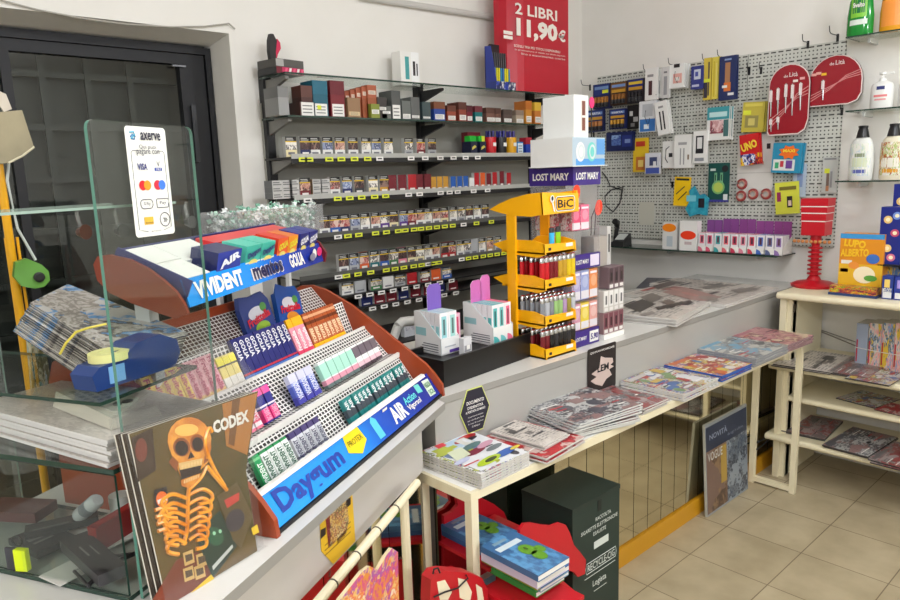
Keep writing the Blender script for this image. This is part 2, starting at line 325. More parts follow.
# fourth shelf: bundles of loose packs, yellow and blue ten-packs
n = 0
for x, bb, h in ((434,'gold',.072),(440,'gold',.072),(446,'gold',.072),(453.5,'blue',.07),(460,'blue',.07),(466,'blue',.07),(472,'white',.06),(477,'red',.085),(483,'orange',.085),(489,'maroon',.08),(495,'red',.085),(502,'maroon',.09),(509,'red',.08)):
    pack(bb, '', ony(x, 190, 2.765).x, 3, 11+n, ROWS[3], h, .036); n += 1
n = 0
for x0, bb in ((277,'silver'),(287,'silver'),(294,'silver'),(317,'tan'),(325,'pink')):
    for k in range(3):
        q = ony(x0, 190, 2.77).x
        key = ('slim', bb)
        m = MB().box(-.024, .024, 0, .07, 0, .026, M(*[int(v*.85) for v in CN[bb]], .4), front=M(196,194,190,.4)).box(-.02, .02, -.0008, 0, .006, .011, GREY).box(-.02, .012, -.0008, 0, .015, .02, GREY)
        tag(m.build('cigarette_carton', loc=(q, 2.765, SHZ[3] + k*.0265)), f"slim {bb} carton lying flat, {('lowest','middle','topmost')[k]} of the {ORD[n]} pile on the fourth shelf", 'carton', 'slim cartons piled on the fourth shelf')
    n += 1
# lower two shelves: cartons leaning flat
for n, (x, bb) in enumerate(((348,'white'),(361,'silver'),(377,'green'),(389,'white'),(401,'silver'),(413,'red'),(426,'maroon'),(437,'orange'),(448,'blue'))):
    pack(bb, '' if n % 2 else 'pale', ony(x, 285, 2.77).x, 6, n, 'seventh shelf down', .058, .066, 2.775)
for n, x in enumerate((368,381,393,405,417,430,442,455)): pack('maroon' if n % 3 else 'navy', '', ony(x, 300, 2.77).x, 7, n, ROWS[6], .05, .066, 2.78)
# second shelf: tobacco pouches and cigar boxes
def blk(name, lab, cat, px, w_, h, d, col, i=1, lid=None, lbl=None, topc=None, grp=None, py=120, extra=None):
    X = ony(px, py, 2.775).x; m = MB().box(-w_/2, w_/2, 0, d, 0, h, M(*col, .45), top=M(*(topc or col), .45))
    if lid: m.box(-w_/2-.0008, w_/2+.0008, -.0008, d, h*.62, h*1.0, M(*lid, .45))
    if lbl: m.box(-w_*.42, w_*.42, -.0012, 0, h*lbl[0], h*lbl[1], M(*lbl[2], .6))
    if lbl and lbl[2][0] > 200:
        for j in range(3): m.box(-w_*.34, w_*.3, -.0016, -.0012, h*(lbl[0]+(lbl[1]-lbl[0])*(.2+.25*j)), h*(lbl[0]+(lbl[1]-lbl[0])*(.28+.25*j)), GREY)
    if extra: extra(m)
    return tag(m.build(name, loc=(X, 2.768, SHZ[i])), lab, cat, grp)
WL = (236,234,228)
blk('tobacco_box', 'grey cardboard box half hidden behind the end bracket of the second shelf', 'tobacco box', 284, .05, .12, .12, (150,150,148), lid=(120,120,118))
blk('cigar_display', 'dark brown display carton with a white printed slip, end of second shelf', 'display carton', 307.5, .075, .06, .12, (70,40,32), lbl=(.02,.98,WL))
blk('tobacco_pouch', 'dark brown pouch stack on the white-slipped carton nearest the grey box', 'tobacco pouch', 307.5, .055, .13, .08, (70,36,30), lid=(90,50,40))
blk('tobacco_pouch', 'tall teal pouch stack with a yellow spotted white slip below', 'tobacco pouch', 321, .075, .155, .1, (24,92,112), lid=(28,100,122), lbl=(.02,.36,WL), extra=lambda m: m.box(-.02,.0,-.002,-.0013,.03,.048,LIME))
blk('tobacco_pouch', 'tall maroon pouch stack with a white slip, beside the teal one', 'tobacco pouch', 338, .075, .16, .1, (120,26,36), lid=(104,20,32), lbl=(.02,.36,WL))
blk('cigar_box', 'open kraft cardboard box with a slanted side on second shelf', 'cigar box', 354, .07, .09, .14, (150,116,84), lbl=(.1,.3,(220,196,150)))
for n in range(5): blk('cigar_box', f"orange brown cigar box, {ORD[n]} from the kraft box in the slanting row", 'cigar box', 357+n*4, .05, .125+.007*n, .05, (156,84,52), lid=(170,90,60), lbl=(.72,.84,(230,210,190)), grp='orange brown cigar boxes').location.y = 2.825-.013*n
blk('tobacco_tin', 'olive green pouch with a white badge below the orange brown boxes', 'tobacco pouch', 373, .05, .065, .03, (130,140,50), lbl=(.3,.6,WL)).location.y = 2.752
for n, (px, h, col, lb, s) in enumerate(((382,.1,(64,58,56),(.4,.55,WL),'charcoal cigar box with a dark open top'),(386,.06,(108,110,104),(.4,.6,WL),'low grey pouch box with one white tag'),(396,.135,(84,86,84),(.02,.5,WL),'tall grey pouch box with a wide white slip'),(406,.09,(104,108,104),(.05,.3,WL),'mid grey pouch box with a small white tag'),(415,.11,(96,98,96),(.08,.2,WL),'dark grey pouch box with a peaked lid'),(426,.09,(60,76,78),(.1,.2,WL),'slate teal pouch box beside the second upright'))):
    blk('pouch_box', s + ' on the second shelf', 'pouch box', px, .055, h, .1, col, lbl=lb)
for n, (px, w_, h, col, lid, s) in enumerate(((439,.075,.095,(40,70,150),(120,70,44),'blue and brown'),(451,.06,.08,(150,70,50),(96,50,36),'rust brown'),(462,.055,.1,(140,64,48),(90,46,36),'tall russet'),(469,.04,.085,(110,22,40),(80,20,32),'deep maroon'),(478,.055,.085,(20,110,110),(110,40,50),'teal and red'),(490,.07,.08,(120,84,72),(92,60,50),'dusty brown'),(497,.05,.08,(104,70,58),(84,54,44),'cocoa brown'),(507,.07,.075,(92,76,70),(80,66,60),'dark taupe'),(519,.065,.075,(176,160,140),(140,120,104),'tan'),(528,.05,.13,(206,140,50),(190,110,40),'golden striped'),(537,.055,.125,(196,120,50),(220,180,60),'amber'))):
    blk('tobacco_carton', s + ' tobacco carton with a white price slip, on the second shelf', 'tobacco carton', px, w_, h, .09, col, lid=lid, lbl=(.08,.34,WL))
# lighters and cups on the third shelf
def cup(px, lab, col, bits):
    X = ony(px, 145, 2.79).x; t = thing('lighter_cup', lab, 'cup', (X, 2.80, SHZ[2]))
    MB().lathe([(.030,0),(.033,.01),(.034,.1),(.031,.1),(.030,.02)], M(*col, .3), 16).box(-.012,.012,-.0355,-.0335,.05,.07,WHITE).build('cup_body', t, smooth=True)
    for k in range(5):
        a = k*1.256; MB().tube([(.016*math.cos(a), .016*math.sin(a), .03),(.02*math.cos(a), .02*math.sin(a), .135)], .007, M(*bits, .3), 8).build('lighter', t)
cup(491.5, 'red cup of lighters on the third shelf', (196,30,40), (40,36,110)); cup(502, 'black cup of blue lighters on the third shelf', (26,26,30), (40,40,130)); cup(512, 'yellow cup of lighters on the third shelf', (226,166,30), (70,60,140))
for n, px in enumerate((471.5, 480.5)):
    X = ony(px, 145, 2.79).x; t = thing('lighter_display', ('dark box of green lighters nearest the bare part of the third shelf', 'dark box of green lighters beside the red cup')[n], 'lighter box', (X, 2.77, SHZ[2]))
    MB().box(-.024,.024,0,.07,0,.075,M(24,30,58,.4)).slab([(-.016,-.001,.03),(.016,-.001,.045),(.006,-.001,.055),(-.014,-.001,.045)],(0,-.001,0),M(210,200,90,.4)).build('box_body', t)
    for k in range(4): MB().box(-.022+.012*k, -.0125+.012*k, .01, .05, .075, .105, M(40,190,60,.3) if (n*4+k) < 6 else LIME).build('lighter', t)
blk('lighter_box', 'white and blue striped carton beside the yellow cup', 'lighter carton', 519.5, .05, .075, .05, (40,120,190), i=2, lbl=(.1,.9,(210,224,236)), py=150)
blk('lighter_box', 'royal blue carton with red tops at the end of the third shelf', 'lighter carton', 528, .05, .1, .05, (30,60,160), i=2, lid=(170,30,50), py=150)
blk('chocolate_box', 'dark red box lying behind the green lighters', 'box', 484, .1, .13, .05, (110,24,40), i=2, py=150).location.y = 2.85
# fallen packs under the bottom shelf, and back-of-counter ledge
tag(MB().box(1.6, 3.5, 2.55, 2.94, .80, .83, M(40,38,38,.5)).build('back_ledge'), 'dark ledge below the cigarette shelves behind the counter', 'ledge')
tag(MB().box(-.05,.05,0,.03,0,.09,M(206,210,216,.4)).box(-.04,.04,-.001,0,.03,.07,art([(40,60,130),(220,220,226),(180,180,190)],3,3)).build('card_box', loc=(2.13, 2.62, .83)), 'small white and blue card box standing on the dark ledge', 'box')
tag(MB().slab([(0,0,0),(.22,0,0),(.24,.14,0),(.03,.16,0)], (0,0,.03), M(150,22,36,.4)).build('red_folder', loc=(2.22, 2.62, .83)), 'crimson folder lying on the dark ledge below the shelves', 'folder')
# things on the glass top shelf
zt = SHZ[0]
t = thing('knife_sharpener_box', 'dark grey box with a pink striped end, on the end of the top shelf', 'box', (1.645, 2.84, zt), .15)
q0 = ony(255, 75, 2.86)
MB().box(-.06,.09,-.03,.1,0,.028,M(60,60,60,.4), front=M(196,40,90,.4)).box(-.06,-.03,-.031,-.03,0,.028,M(110,20,40,.4)).build('box_lower', t)
f = MB(); 
for k in range(5): f.slab([(-.02+.022*k,-.0315,.002),(-.008+.022*k,-.0315,.002),(.0+.022*k,-.0315,.026),(-.012+.022*k,-.0315,.026)],(0,-.001,0),WHITE if k%2 else M(230,90,130,.4))
f.build('stripe', t); MB().box(-.06,.09,-.03,.1,.029,.062,M(86,84,80,.5)).box(-.061,-.02,-.031,-.03,.031,.06,M(170,168,164,.5)).build('box_upper', t)
o = MB().slab([(-.024,0,0),(.006,0,0),(.018,0,.04),(.016,0,.085),(.0,0,.112),(-.014,0,.112),(-.024,0,.085),(-.028,0,.04)], (0,.02,0), M(36,34,36,.4)).slab([(.004,-.001,.0),(.016,-.001,.03),(.034,-.001,.055),(.032,-.001,.08),(.018,-.001,.094),(.006,-.001,.04)], (0,.018,0), M(206,30,80,.4)).build('shoe_sole', loc=(1.63,2.875,zt+.063), rot=.15)
tag(o, 'black and pink rounded brush head standing on the dark grey box', 'brush')
X = ony(412, 66, 2.86).x
t = thing('device_box', 'white boxed electronic device with a black picture, on the top shelf', 'device box', (X, 2.86, zt))
MB().box(-.075,.05,0,.07,0,.165,WHITE, ).box(-.045,-.02,-.001,0,.03,.14,M(70,160,160,.4)).box(-.005,.045,-.001,0,.0,.165,M(244,244,242,.4)).box(.005,.02,-.0016,-.001,.05,.12,M(40,36,38,.4)).box(.028,.036,-.0016,-.001,.05,.11,M(40,36,38,.4)).build('box_body', t)
# pen display (black carton of lighters) and the red book poster
t = thing('pen_display', 'navy cardboard display of black and coloured pens, in front of the red poster', 'pen display', (ony(506, 70, 2.77).x, 2.765, zt))
NV = M(30,50,130,.4)
MB().box(-.085,.085,0,.085,0,.045,NV, front=art([(30,50,140),(40,70,180),(240,240,240),(20,30,90)],5,4)).slab([(-.085,0,.045),(-.085,.085,.045),(-.085,.085,.24),(-.085,.04,.235)],(.004,0,0),M(34,54,150,.4)).slab([(.081,0,.045),(.081,.085,.045),(.081,.085,.24),(.081,.04,.235)],(.004,0,0),M(34,54,150,.4)).slab([(-.085,.08,.045),(.085,.08,.045),(.085,.08,.22),(.05,.08,.255),(-.05,.08,.255),(-.085,.08,.22)],(0,.004,0),M(28,26,30,.4)).build('carton', t)
for k in range(9):
    MB().tube([(-.068+.017*k, .035, .02),(-.068+.017*k, .045, .205)], .0055, M(26,24,26,.3), 8).box(-.073+.017*k,-.063+.017*k,.024,.03,.05,.12,M(*((60,120,190),(230,220,40),(240,226,40),(30,140,190))[k % 4],.3)).build('pen', t)
b = MB(); PR = M(190, 22, 44, .3, name='red_poster'); xl, xm, xr = ony(501, 60, 2.80).x, ony(520, 60, 2.745).x, ony(568, 60, 2.745).x
pr = [(xl+.03, 2.875), (xl+.035, 2.84), (xl+.05, 2.80), (xm-.01, 2.757), (xm+.03, 2.742), (xr, 2.742)]
for (x0, y0), (x1, y1) in zip(pr, pr[1:]): b.hexa([(x0,y0,zt),(x1,y1,zt),(x1,y1+.003,zt),(x0,y0+.003,zt)], [(x0,y0,zt+.62),(x1,y1,zt+.62),(x1,y1+.003,zt+.62),(x0,y0+.003,zt+.62)], PR)
t = thing('book_poster', 'large red poster advertising two books, curled at one side, on the top shelf', 'poster', (0,0,0)); b.build('poster_sheet', t, smooth=True)
b = MB(); PW = M(244, 236, 226, .5)
def pt_(s, px, py, h_px, w_px, bold=0.):
    a0 = ony(px - w_px/2, py, 2.741); a1 = ony(px + w_px/2, py, 2.741); v0 = ony(px, py-h_px/2, 2.741); v1 = ony(px, py+h_px/2, 2.741)
    b.text(s, PW, ((a0.x+a1.x)/2, 2.741, (v0.z+v1.z)/2), X_, Z_, v0.z-v1.z, a1.x-a0.x, bold)
pt_('2 LIBRI', 536, 12, 11, 42, .02); pt_('=', 508, 35, 8, 9, .04); pt_('11,90', 537, 31.5, 21, 41, .05); pt_('\u20ac', 562, 36, 12, 7, .04)
pt_('SCEGLI TRA PI\u00d9 TITOLI DISPONIBILI', 537, 48.5, 3, 46, .01); pt_('la promozione \u00e8 valida sui titoli esposti', 540, 53, 2, 50); pt_('fino a esaurimento scorte', 543, 56.5, 2, 44)
b.build('lettering', t)
# ================================================================== right wall: pegboard and what hangs on it
def peg_mat():
    m, nt, p, L = nodes('perforated_panel'); tc = nt.nodes.new('ShaderNodeTexCoord'); sx = nt.nodes.new('ShaderNodeSeparateXYZ'); L.new(tc.outputs['Object'], sx.inputs[0])
    def mt(op, a, b=None):
        n = nt.nodes.new('ShaderNodeMath'); n.operation = op
        for i, q in enumerate((a, b)):
            if q is None: continue
            if isinstance(q, (int, float)): n.inputs[i].default_value = q
            else: L.new(q, n.inputs[i])
        return n.outputs[0]
    def cell(src, pitch): return mt('ABSOLUTE', mt('SUBTRACT', mt('FRACT', mt('DIVIDE', src, pitch)), .5))
    yy, zz = sx.outputs[1], sx.outputs[2]
    dots = mt('LESS_THAN', mt('ADD', mt('POWER', mt('MULTIPLY', cell(yy, .0195), .0195), 2), mt('POWER', mt('MULTIPLY', cell(zz, .0195), .0195), 2)), .0040**2)
    y2 = mt('ADD', yy, mt('MULTIPLY', mt('FLOOR', mt('DIVIDE', zz, .0585)), .0195))
    slot = mt('MULTIPLY', mt('LESS_THAN', mt('MULTIPLY', cell(y2, .039), .039), .0095), mt('LESS_THAN', mt('MULTIPLY', cell(zz, .0585), .0585), .0036))
    mx = nt.nodes.new('ShaderNodeMix'); mx.data_type = 'RGBA'; L.new(mt('MAXIMUM', dots, slot), mx.inputs[0])
    mx.inputs[6].default_value = (*lin((206, 207, 198)), 1); mx.inputs[7].default_value = (*lin((66, 66, 60)), 1); L.new(mx.outputs[2], p.inputs['Base Color']); p.inputs['Roughness'].default_value = .45
    return m
PEGM = peg_mat(); WX = 3.985
for n, (y0, y1) in enumerate(((1.355, 1.852), (1.856, 2.355), (2.359, 2.86))):
    tag(MB().box(WX, 3.996, y0, y1, 1.158, 2.205, PEGM).build('pegboard_panel'), ('grey perforated panel behind the red hammer, next to the bottle shelves', 'grey perforated panel in the middle of the three', 'grey perforated panel next to the corner, behind the batteries')[n], 'pegboard', None)
HK = M(30, 30, 32, .35, name='hook_wire')
def hook(px, py, L_=.12, n=[0], where=''):
    q = onx(px, py, WX - L_)
    o = MB().tube([(0,0,0),(0,-L_*.8,0),(0,-L_*.93,.008),(0,-L_,.034)], .0022, HK, 6).box(-.006,.006,-.004,0,-.03,.008,HK).build('display_hook', loc=(WX, q.y, q.z), rot=-math.pi/2)
    return tag(o, 'black wire display hook ' + where, 'hook')
def peg(name, lab, cat, x0, y0, x1, y1, off, th, base, bands=(), roll=0., grp=None, extra=None, copies=0, labs=None, shape=None, back=None):
    X = WX - off - th; xm, ym = (x0+x1)/2, (y0+y1)/2
    c = onx(xm, ym, X); w_ = onx(x0, ym, X).y - onx(x1, ym, X).y; h = onx(xm, y0, X).z - onx(xm, y1, X).z
    W2, H2 = w_/2, h/2; bm = base if not isinstance(base, tuple) else M(*base, .35, name='card')
    def body():
        m = MB()
        if shape: m.slab([(x*W2, 0, z*H2) for x, z in shape], (0, th, 0), bm, back or bm)
        else: m.box(-W2, W2, 0, th, -H2, H2, bm, back=back or bm)
        for i, bd in enumerate(bands):
            fx0, fx1, fz0, fz1, col = bd[:5]; cm = col if not isinstance(col, tuple) else M(*col, .35, name='print')
            yv = -.0006*(i % 4 + 1); dpt = bd[5] if len(bd) > 5 else 0
            if dpt: m.box(-W2+fx0*w_, -W2+fx1*w_, -dpt, 0, -H2+fz0*h, -H2+fz1*h, cm)
            else: m.poly([(-W2+fx0*w_, yv, -H2+fz0*h), (-W2+fx1*w_, yv, -H2+fz0*h), (-W2+fx1*w_, yv, -H2+fz1*h), (-W2+fx0*w_, yv, -H2+fz1*h)], cm)
        return m
    m = body()
    if extra: extra(m, W2, H2)
    o = m.build(name, loc=(X, c.y, c.z), rot=(0, roll, -math.pi/2)); tag(o, lab, cat, grp)
    for k in range(copies):
        q = o.copy(); COL.objects.link(q); q.location = (X + (th+.006)*(k+1), c.y - rr(.002, .006)*(k+1), c.z - .001*k); q.rotation_euler = (0, roll + rr(-.03, .03), -math.pi/2)
        if labs: q['label'] = labs[k]
        else: q['label'] = lab + ', ' + ('second', 'third', 'fourth')[k] + ' on its hook'
    hk = hook_for.get(name)
    return o
hook_for = {}
NB, GD, DKB = (26, 34, 78), (190, 140, 50), (24, 24, 26)
def cells(m, W2, H2, n=4, col=(176,120,60), top=(30,30,34)):
    for k in range(n):
        x = -W2*.8 + W2*1.6*(k+.5)/n; m.tube([(x, -.007, -H2*.85), (x, -.007, -H2*.05)], W2*.62/n, M(*col, .25, .6), 8).tube([(x, -.007, -H2*.85), (x, -.007, -H2*.5)], W2*.64/n, M(*top, .3), 8)
BT = [('blue topped battery card, top row next to the room corner', 593,84,610,109, NB, (176,120,60)), ('brown banded battery card, top row, between two others', 610,82,627,105, (60,40,28), (150,100,50)), ('yellow banded battery card, top row, beside the white cable boxes', 627,79,644,103, (34,34,40), (40,36,40)),
      ('blue battery card in the second row, next to the room corner', 586,110,604,132, NB, (190,130,80)), ('blue battery card in the second row, with four gold cells', 609,109,626,129, NB, (200,150,60))]
for n, (lab, x0, y0, x1, y1, c, cc) in enumerate(BT):
    peg('battery_card', lab, 'battery pack', x0, y0, x1, y1, .1, .003, c, [(.06,.94,.55,.98,(34,52,120) if n != 1 else (120,84,40)), (.1,.9,.78,.9,(220,190,60) if n in (2,) else (120,150,200)), (.55,.9,.62,.75,LIME) if n == 0 else (.1,.9,.55,.68,(200,150,50))], extra=lambda m, W2, H2, cc=cc, n=n: (cells(m, W2, H2, 4, cc), m.text('VARTA', WHITE, (0,-.003,H2*.66), X_, Z_, H2*.2, W2*1.3, .02) if n > 2 else None), grp='battery cards', copies=2 if n < 3 else 1)
peg('battery_card', 'narrow black card of button cells in the second battery row', 'battery pack', 627,105,640,129, .08, .003, DKB, [(.2,.45,.55,.75,(200,200,196)),(.5,.85,.3,.5,(170,170,168)),(.3,.6,.1,.25,(120,120,120))], grp='battery cards', copies=1)
peg('battery_card', 'wide navy blister card with a pale picture, lowest battery row', 'battery pack', 606,132,633,151, .09, .006, (24,34,84), [(.2,.55,.3,.85,art([(150,180,220),(40,60,140),(90,120,180)],4,3)),(.6,.95,.2,.8,(34,48,120)),(.7,.9,.4,.6,(120,140,190))], grp='battery cards', copies=1)
# white cable and earphone boxes
def cabl(m, W2, H2): m.tube([(-W2*.2,-.002,H2*.4),(-W2*.3,-.002,0),(W2*.1,-.002,-H2*.6),(W2*.3,-.002,-H2*.1)], .0018, INK, 5)
WB = (234,234,230)
peg('cable_box', 'white cable box with a dark slot picture, nearest the yellow banded batteries', 'cable box', 645,68,657,100, .1,.02, WB, [(.3,.6,.15,.6,(70,40,44)),(.2,.7,.72,.8,(150,150,150))])
peg('cable_box', 'white cable box with a pale grey window, second in the top row', 'cable box', 656,69,662,98, .07,.02, WB, [(.3,.7,.15,.6,(180,180,180))])
peg('cable_box', 'grey fronted cable box, third in the top row', 'cable box', 661.5,67,669,98, .1,.02, (206,206,204), [(.3,.75,.1,.7,(150,152,154)),(.3,.75,.8,.86,(120,120,122))])
peg('earphone_pack', 'white earphone pack with a pink coil and black clip', 'earphone pack', 669.5,64,684,88, .1,.012, WB, [(.25,.85,.2,.6,(226,170,160)),(.4,.7,.3,.45,WHITE),(.3,.7,.85,1.0,(30,30,32))], copies=2, extra=cabl)
peg('charger_pack', 'navy charger pack with a pale oval, in the top row', 'charger pack', 691,66,703,89, .1,.01, (44,54,130), [(.25,.8,.42,.85,(200,206,220)),(.35,.6,.55,.75,(70,80,160)),(.1,.7,.1,.2,(190,196,220))], copies=2)
peg('pencil_card', 'yellow and dark card of pens, narrow, in the top row', 'pencil card', 703.5,58,711,100, .09,.006, (214,190,70), [(.05,.55,.05,.5,(50,46,60)),(.6,.8,.1,.9,(90,80,60)),(.05,.9,.42,.5,LIME)], copies=1)
peg('pencil_card', 'plain yellow hanging card beside the navy pencil card', 'pencil card', 712,57,718.5,99, .09,.006, (222,204,80), [(.2,.4,.05,.9,(200,176,40)),(.6,.75,.1,.85,(236,222,120))], copies=1)
peg('pencil_card', 'navy card with a wooden toy and white stripes', 'pencil card', 719,56,736,100, .1,.008, (24,40,92), [(.35,.65,.3,.85,(170,120,80)),(.3,.7,.2,.4,(220,120,50)),(.2,.5,.28,.34,(236,236,230)),(.55,.9,.1,.16,(230,230,230)),(.3,.7,.9,.94,(140,160,200))], copies=1)
peg('headset_pack', 'white and blue earphone blister pack, second row', 'earphone pack', 639,101,656,132, .1,.014, (226,228,230), [(.05,.95,.02,.42,(60,120,190)),(.2,.8,.5,.9,(190,194,198)),(.3,.6,.1,.25,(230,236,240))], extra=cabl, copies=1)
peg('cable_box', 'white box with two black plugs, hanging tilted', 'cable box', 656,101,668,135, .13,.014, WB, [(.3,.42,.15,.7,(30,30,32)),(.58,.7,.15,.7,(30,30,32)),(.3,.7,.8,.86,(150,150,150))], roll=-.16, copies=1)
peg('toy_card', 'teal topped toy card hanging under the pencil cards', 'toy card', 707,107,729,140, .1,.01, (226,226,222), [(.0,1,.62,1,(60,150,160)),(.1,.9,.7,.85,(190,226,226)),(.15,.75,.2,.6,art([(180,100,110),(90,40,50),(230,200,200),(200,150,150)],5,3)),(.76,.98,.1,.6,(70,110,110))], copies=2)
peg('toy_bag', 'yellow bag with a round orange toy below the batteries', 'toy bag', 633,138,648,172, .07,.01, (228,190,40), [(.2,.85,.05,.45,(200,120,50)),(.35,.7,.15,.35,(240,210,120)),(.2,.8,.75,.9,(190,60,40))])
peg('adapter_pack', 'small white and blue adapter blister hooked beside the yellow bag', 'adapter pack', 645,153,660,174, .1,.012, (214,216,222), [(.05,.95,.02,.3,(70,90,170)),(.3,.8,.4,.8,(60,70,110)),(.55,.75,.3,.6,(230,230,230))])
peg('earphone_pack', 'white pack with black earphones on a looping cable', 'earphone pack', 662.5,141,675,168, .09,.015, WB, [(.5,.8,.4,.55,(40,40,44))], extra=lambda m, W2, H2: m.tube([(W2*.1,-.003,H2*.6),(-W2*.4,-.003,H2*.4),(-W2*.5,-.003,-H2*.3),(-W2*.1,-.003,-H2*.6)], .0025, INK, 5))
peg('cable_box', 'wide white box with a pair of white cables pictured', 'cable box', 674,135,691,168, .11,.015, WB, [(.35,.42,.1,.6,(160,160,160)),(.55,.62,.1,.6,(160,160,160)),(.25,.75,.7,.78,(170,170,170)),(.8,.9,.25,.4,(150,130,110))], copies=1)
peg('holder_box', 'white box picturing a black phone holder', 'holder box', 693,131,707,163, .11,.015, WB, [(.2,.75,.35,.85,(40,40,44)),(.3,.65,.45,.8,(226,226,224)),(.2,.75,.3,.4,(40,40,44)),(.15,.8,.06,.16,(140,144,150))])
peg('match_card', 'yellow card with two black matchsticks printed on it', 'toy card', 674,177,690,206, .06,.006, (244,198,20), [(.1,.9,.88,.95,(40,40,40))], roll=.05, extra=lambda m, W2, H2: (m.tube([(-W2*.7,-.002,-H2*.2),(W2*.3,-.002,H2*.35)], .003, INK, 5), m.tube([(-W2*.4,-.002,-H2*.6),(W2*.6,-.002,H2*.0)], .003, INK, 5)))
peg('toy_bag', 'crumpled turquoise bag with a dark round window', 'toy bag', 684,186,708,217, .06,.015, mottled('teal_film', (30,130,160), (60,170,190), 30, .3), [(.6,.85,.3,.6,(34,30,40)),(.1,.5,.5,.7,(120,200,214))], shape=[(-.9,-.5),(-.5,-1),(.2,-.8),(.9,-.9),(1,.2),(.6,.5),(.2,.4),(-.2,1),(-.6,.7),(-.5,.1)])
def watch(m, W2, H2):
    m.lathe([(.001,0),(W2*.55,.0)], M(150,190,90,.4), 16, (0,0,0)) if False else None
    for r, c, y in ((.62,(120,180,110),-.002),(.45,(180,200,90),-.003)):
        m.poly([(r*W2*math.cos(a*.3927), y, -H2*.25 + r*W2*math.sin(a*.3927)) for a in range(16)], M(*c,.4))
    for s in (-1, 1): m.box(s*W2*.28-W2*.12, s*W2*.28+W2*.12, -.003, 0, H2*.0, H2*.5, M(110,170,130,.4)).box(s*W2*.28-W2*.04, s*W2*.28+W2*.04, -.004, 0, H2*.1, H2*.4, M(30,50,44,.4))
    m.poly([(W2*(.6+.3*math.cos(a*.5236)), -.002, H2*.7+W2*.3*math.sin(a*.5236)) for a in range(12)], INK)
peg('watch_card', 'dark green card holding a light green toy watch', 'watch card', 708,163,729,202, .05,.006, (20,78,72), [(.1,.35,.8,.86,(200,210,206)),(.0,1,.0,.06,(60,60,140)),(.75,.95,.05,.2,(220,226,226))], extra=watch)
peg('backing_card', 'big white card with small stars behind the card game pack', 'card', 737,135,773,201, .015,.003, (222,220,214), [(.0,1,.42,.435,(200,198,192)),(.8,.9,.78,.86,(40,40,44)),(.7,.74,.55,.6,(200,160,140))])
o = None
for n, (px, py) in enumerate(((742,184),(741,196),(753,194),(766,194))):
    X = WX - .03; q = onx(px, py, X); ring = [(.024*math.cos(a*.3927), 0, .024*math.sin(a*.3927)) for a in range(17)]
    tag(MB().tube(ring, .0075, M(150,52,50,.35), 8).tube([(x*.72, -.005, z*.72) for x, _, z in ring], .003, M(200,150,130,.3), 6).build('hair_ring', loc=(X, q.y, q.z), rot=-math.pi/2, smooth=True), ('red ring hanging above another on the white card','red ring below the one nearest the green watch card','red ring in the middle of the lower row','red ring under the yellow face card side of the white card')[n], 'ring', 'red rings on the white card')
peg('card_game', 'red card game pack with big yellow letters', 'card game', 740,134,759,165, .07,.012, (200,24,30), [(.0,1,.0,.36,art([(240,240,236),(30,60,160),(30,30,34),(210,40,40),(230,190,40)],8,3))], roll=-.1, extra=lambda m, W2, H2: m.text('UNO', M(240,206,60,.4), (0,-.004,H2*.25), (1,0,.25), (-.25,0,1), H2*.55, W2*1.7, .05), copies=1)
peg('elastic_bag', 'olive yellow bag of rubber bands', 'bag', 742,102,764,132, .05,.012, (196,180,70), [(.15,.75,.15,.55,(150,140,80)),(.3,.6,.22,.46,(210,196,110)),(.1,.9,.85,.95,(220,206,90)),(.05,.4,.58,.72,LIME)], roll=.05, copies=1)
peg('plasticine_pack', 'turquoise pack with an orange burst and coloured squares', 'toy pack', 772,143,801,173, .06,.014, (40,140,176), [(.05,.8,.08,.45,(220,226,220)),(.12,.25,.15,.35,(60,170,120)),(.3,.42,.2,.4,(200,60,70)),(.5,.72,.15,.42,(110,70,150))], roll=.05, extra=lambda m, W2, H2: (m.poly([((.75 if a % 2 else .5)*W2*math.cos(a*.3927)+W2*.15, -.004, H2*.38+(.5 if a % 2 else .36)*H2*math.sin(a*.3927)) for a in range(16)], M(236,110,30,.4)), m.text('MAXI', M(250,220,60,.4), (W2*.15,-.0045,H2*.48), X_, Z_, H2*.2, W2*.8, .03)), copies=1)
peg('blind_pack', 'pale blue strip card hanging under the turquoise pack', 'card', 793,164,806,197, .03,.004, (176,190,206), [(.3,.75,.3,.85,(130,150,190)),(.1,.5,.02,.25,(210,190,160))])
peg('face_card', 'lime yellow card with a small dark haired figure and red lipstick', 'toy card', 775,182,799,214, .05,.006, (214,216,70), [(.08,.25,.4,.7,(150,40,90)),(.5,.72,.2,.55,(40,34,36)),(.55,.68,.25,.42,(226,200,186)),(.2,.9,.75,.86,(120,110,40))], roll=-.08)
peg('scissors_card', 'clear blister card holding scissors beside the bottle shelf', 'scissors card', 822,157,837,193, .001,.012, (196,198,192), [(.15,.5,.55,.68,LIME),(.3,.5,.1,.55,(120,100,90)),(.55,.7,.15,.6,(150,150,150)),(.3,.5,.05,.2,(190,130,90)),(.1,.9,.92,.97,(140,140,140))])
peg('paper_note', 'small blank off-white paper taped to the panel', 'note', 639,202,654,225, .001,.001, (206,204,190))
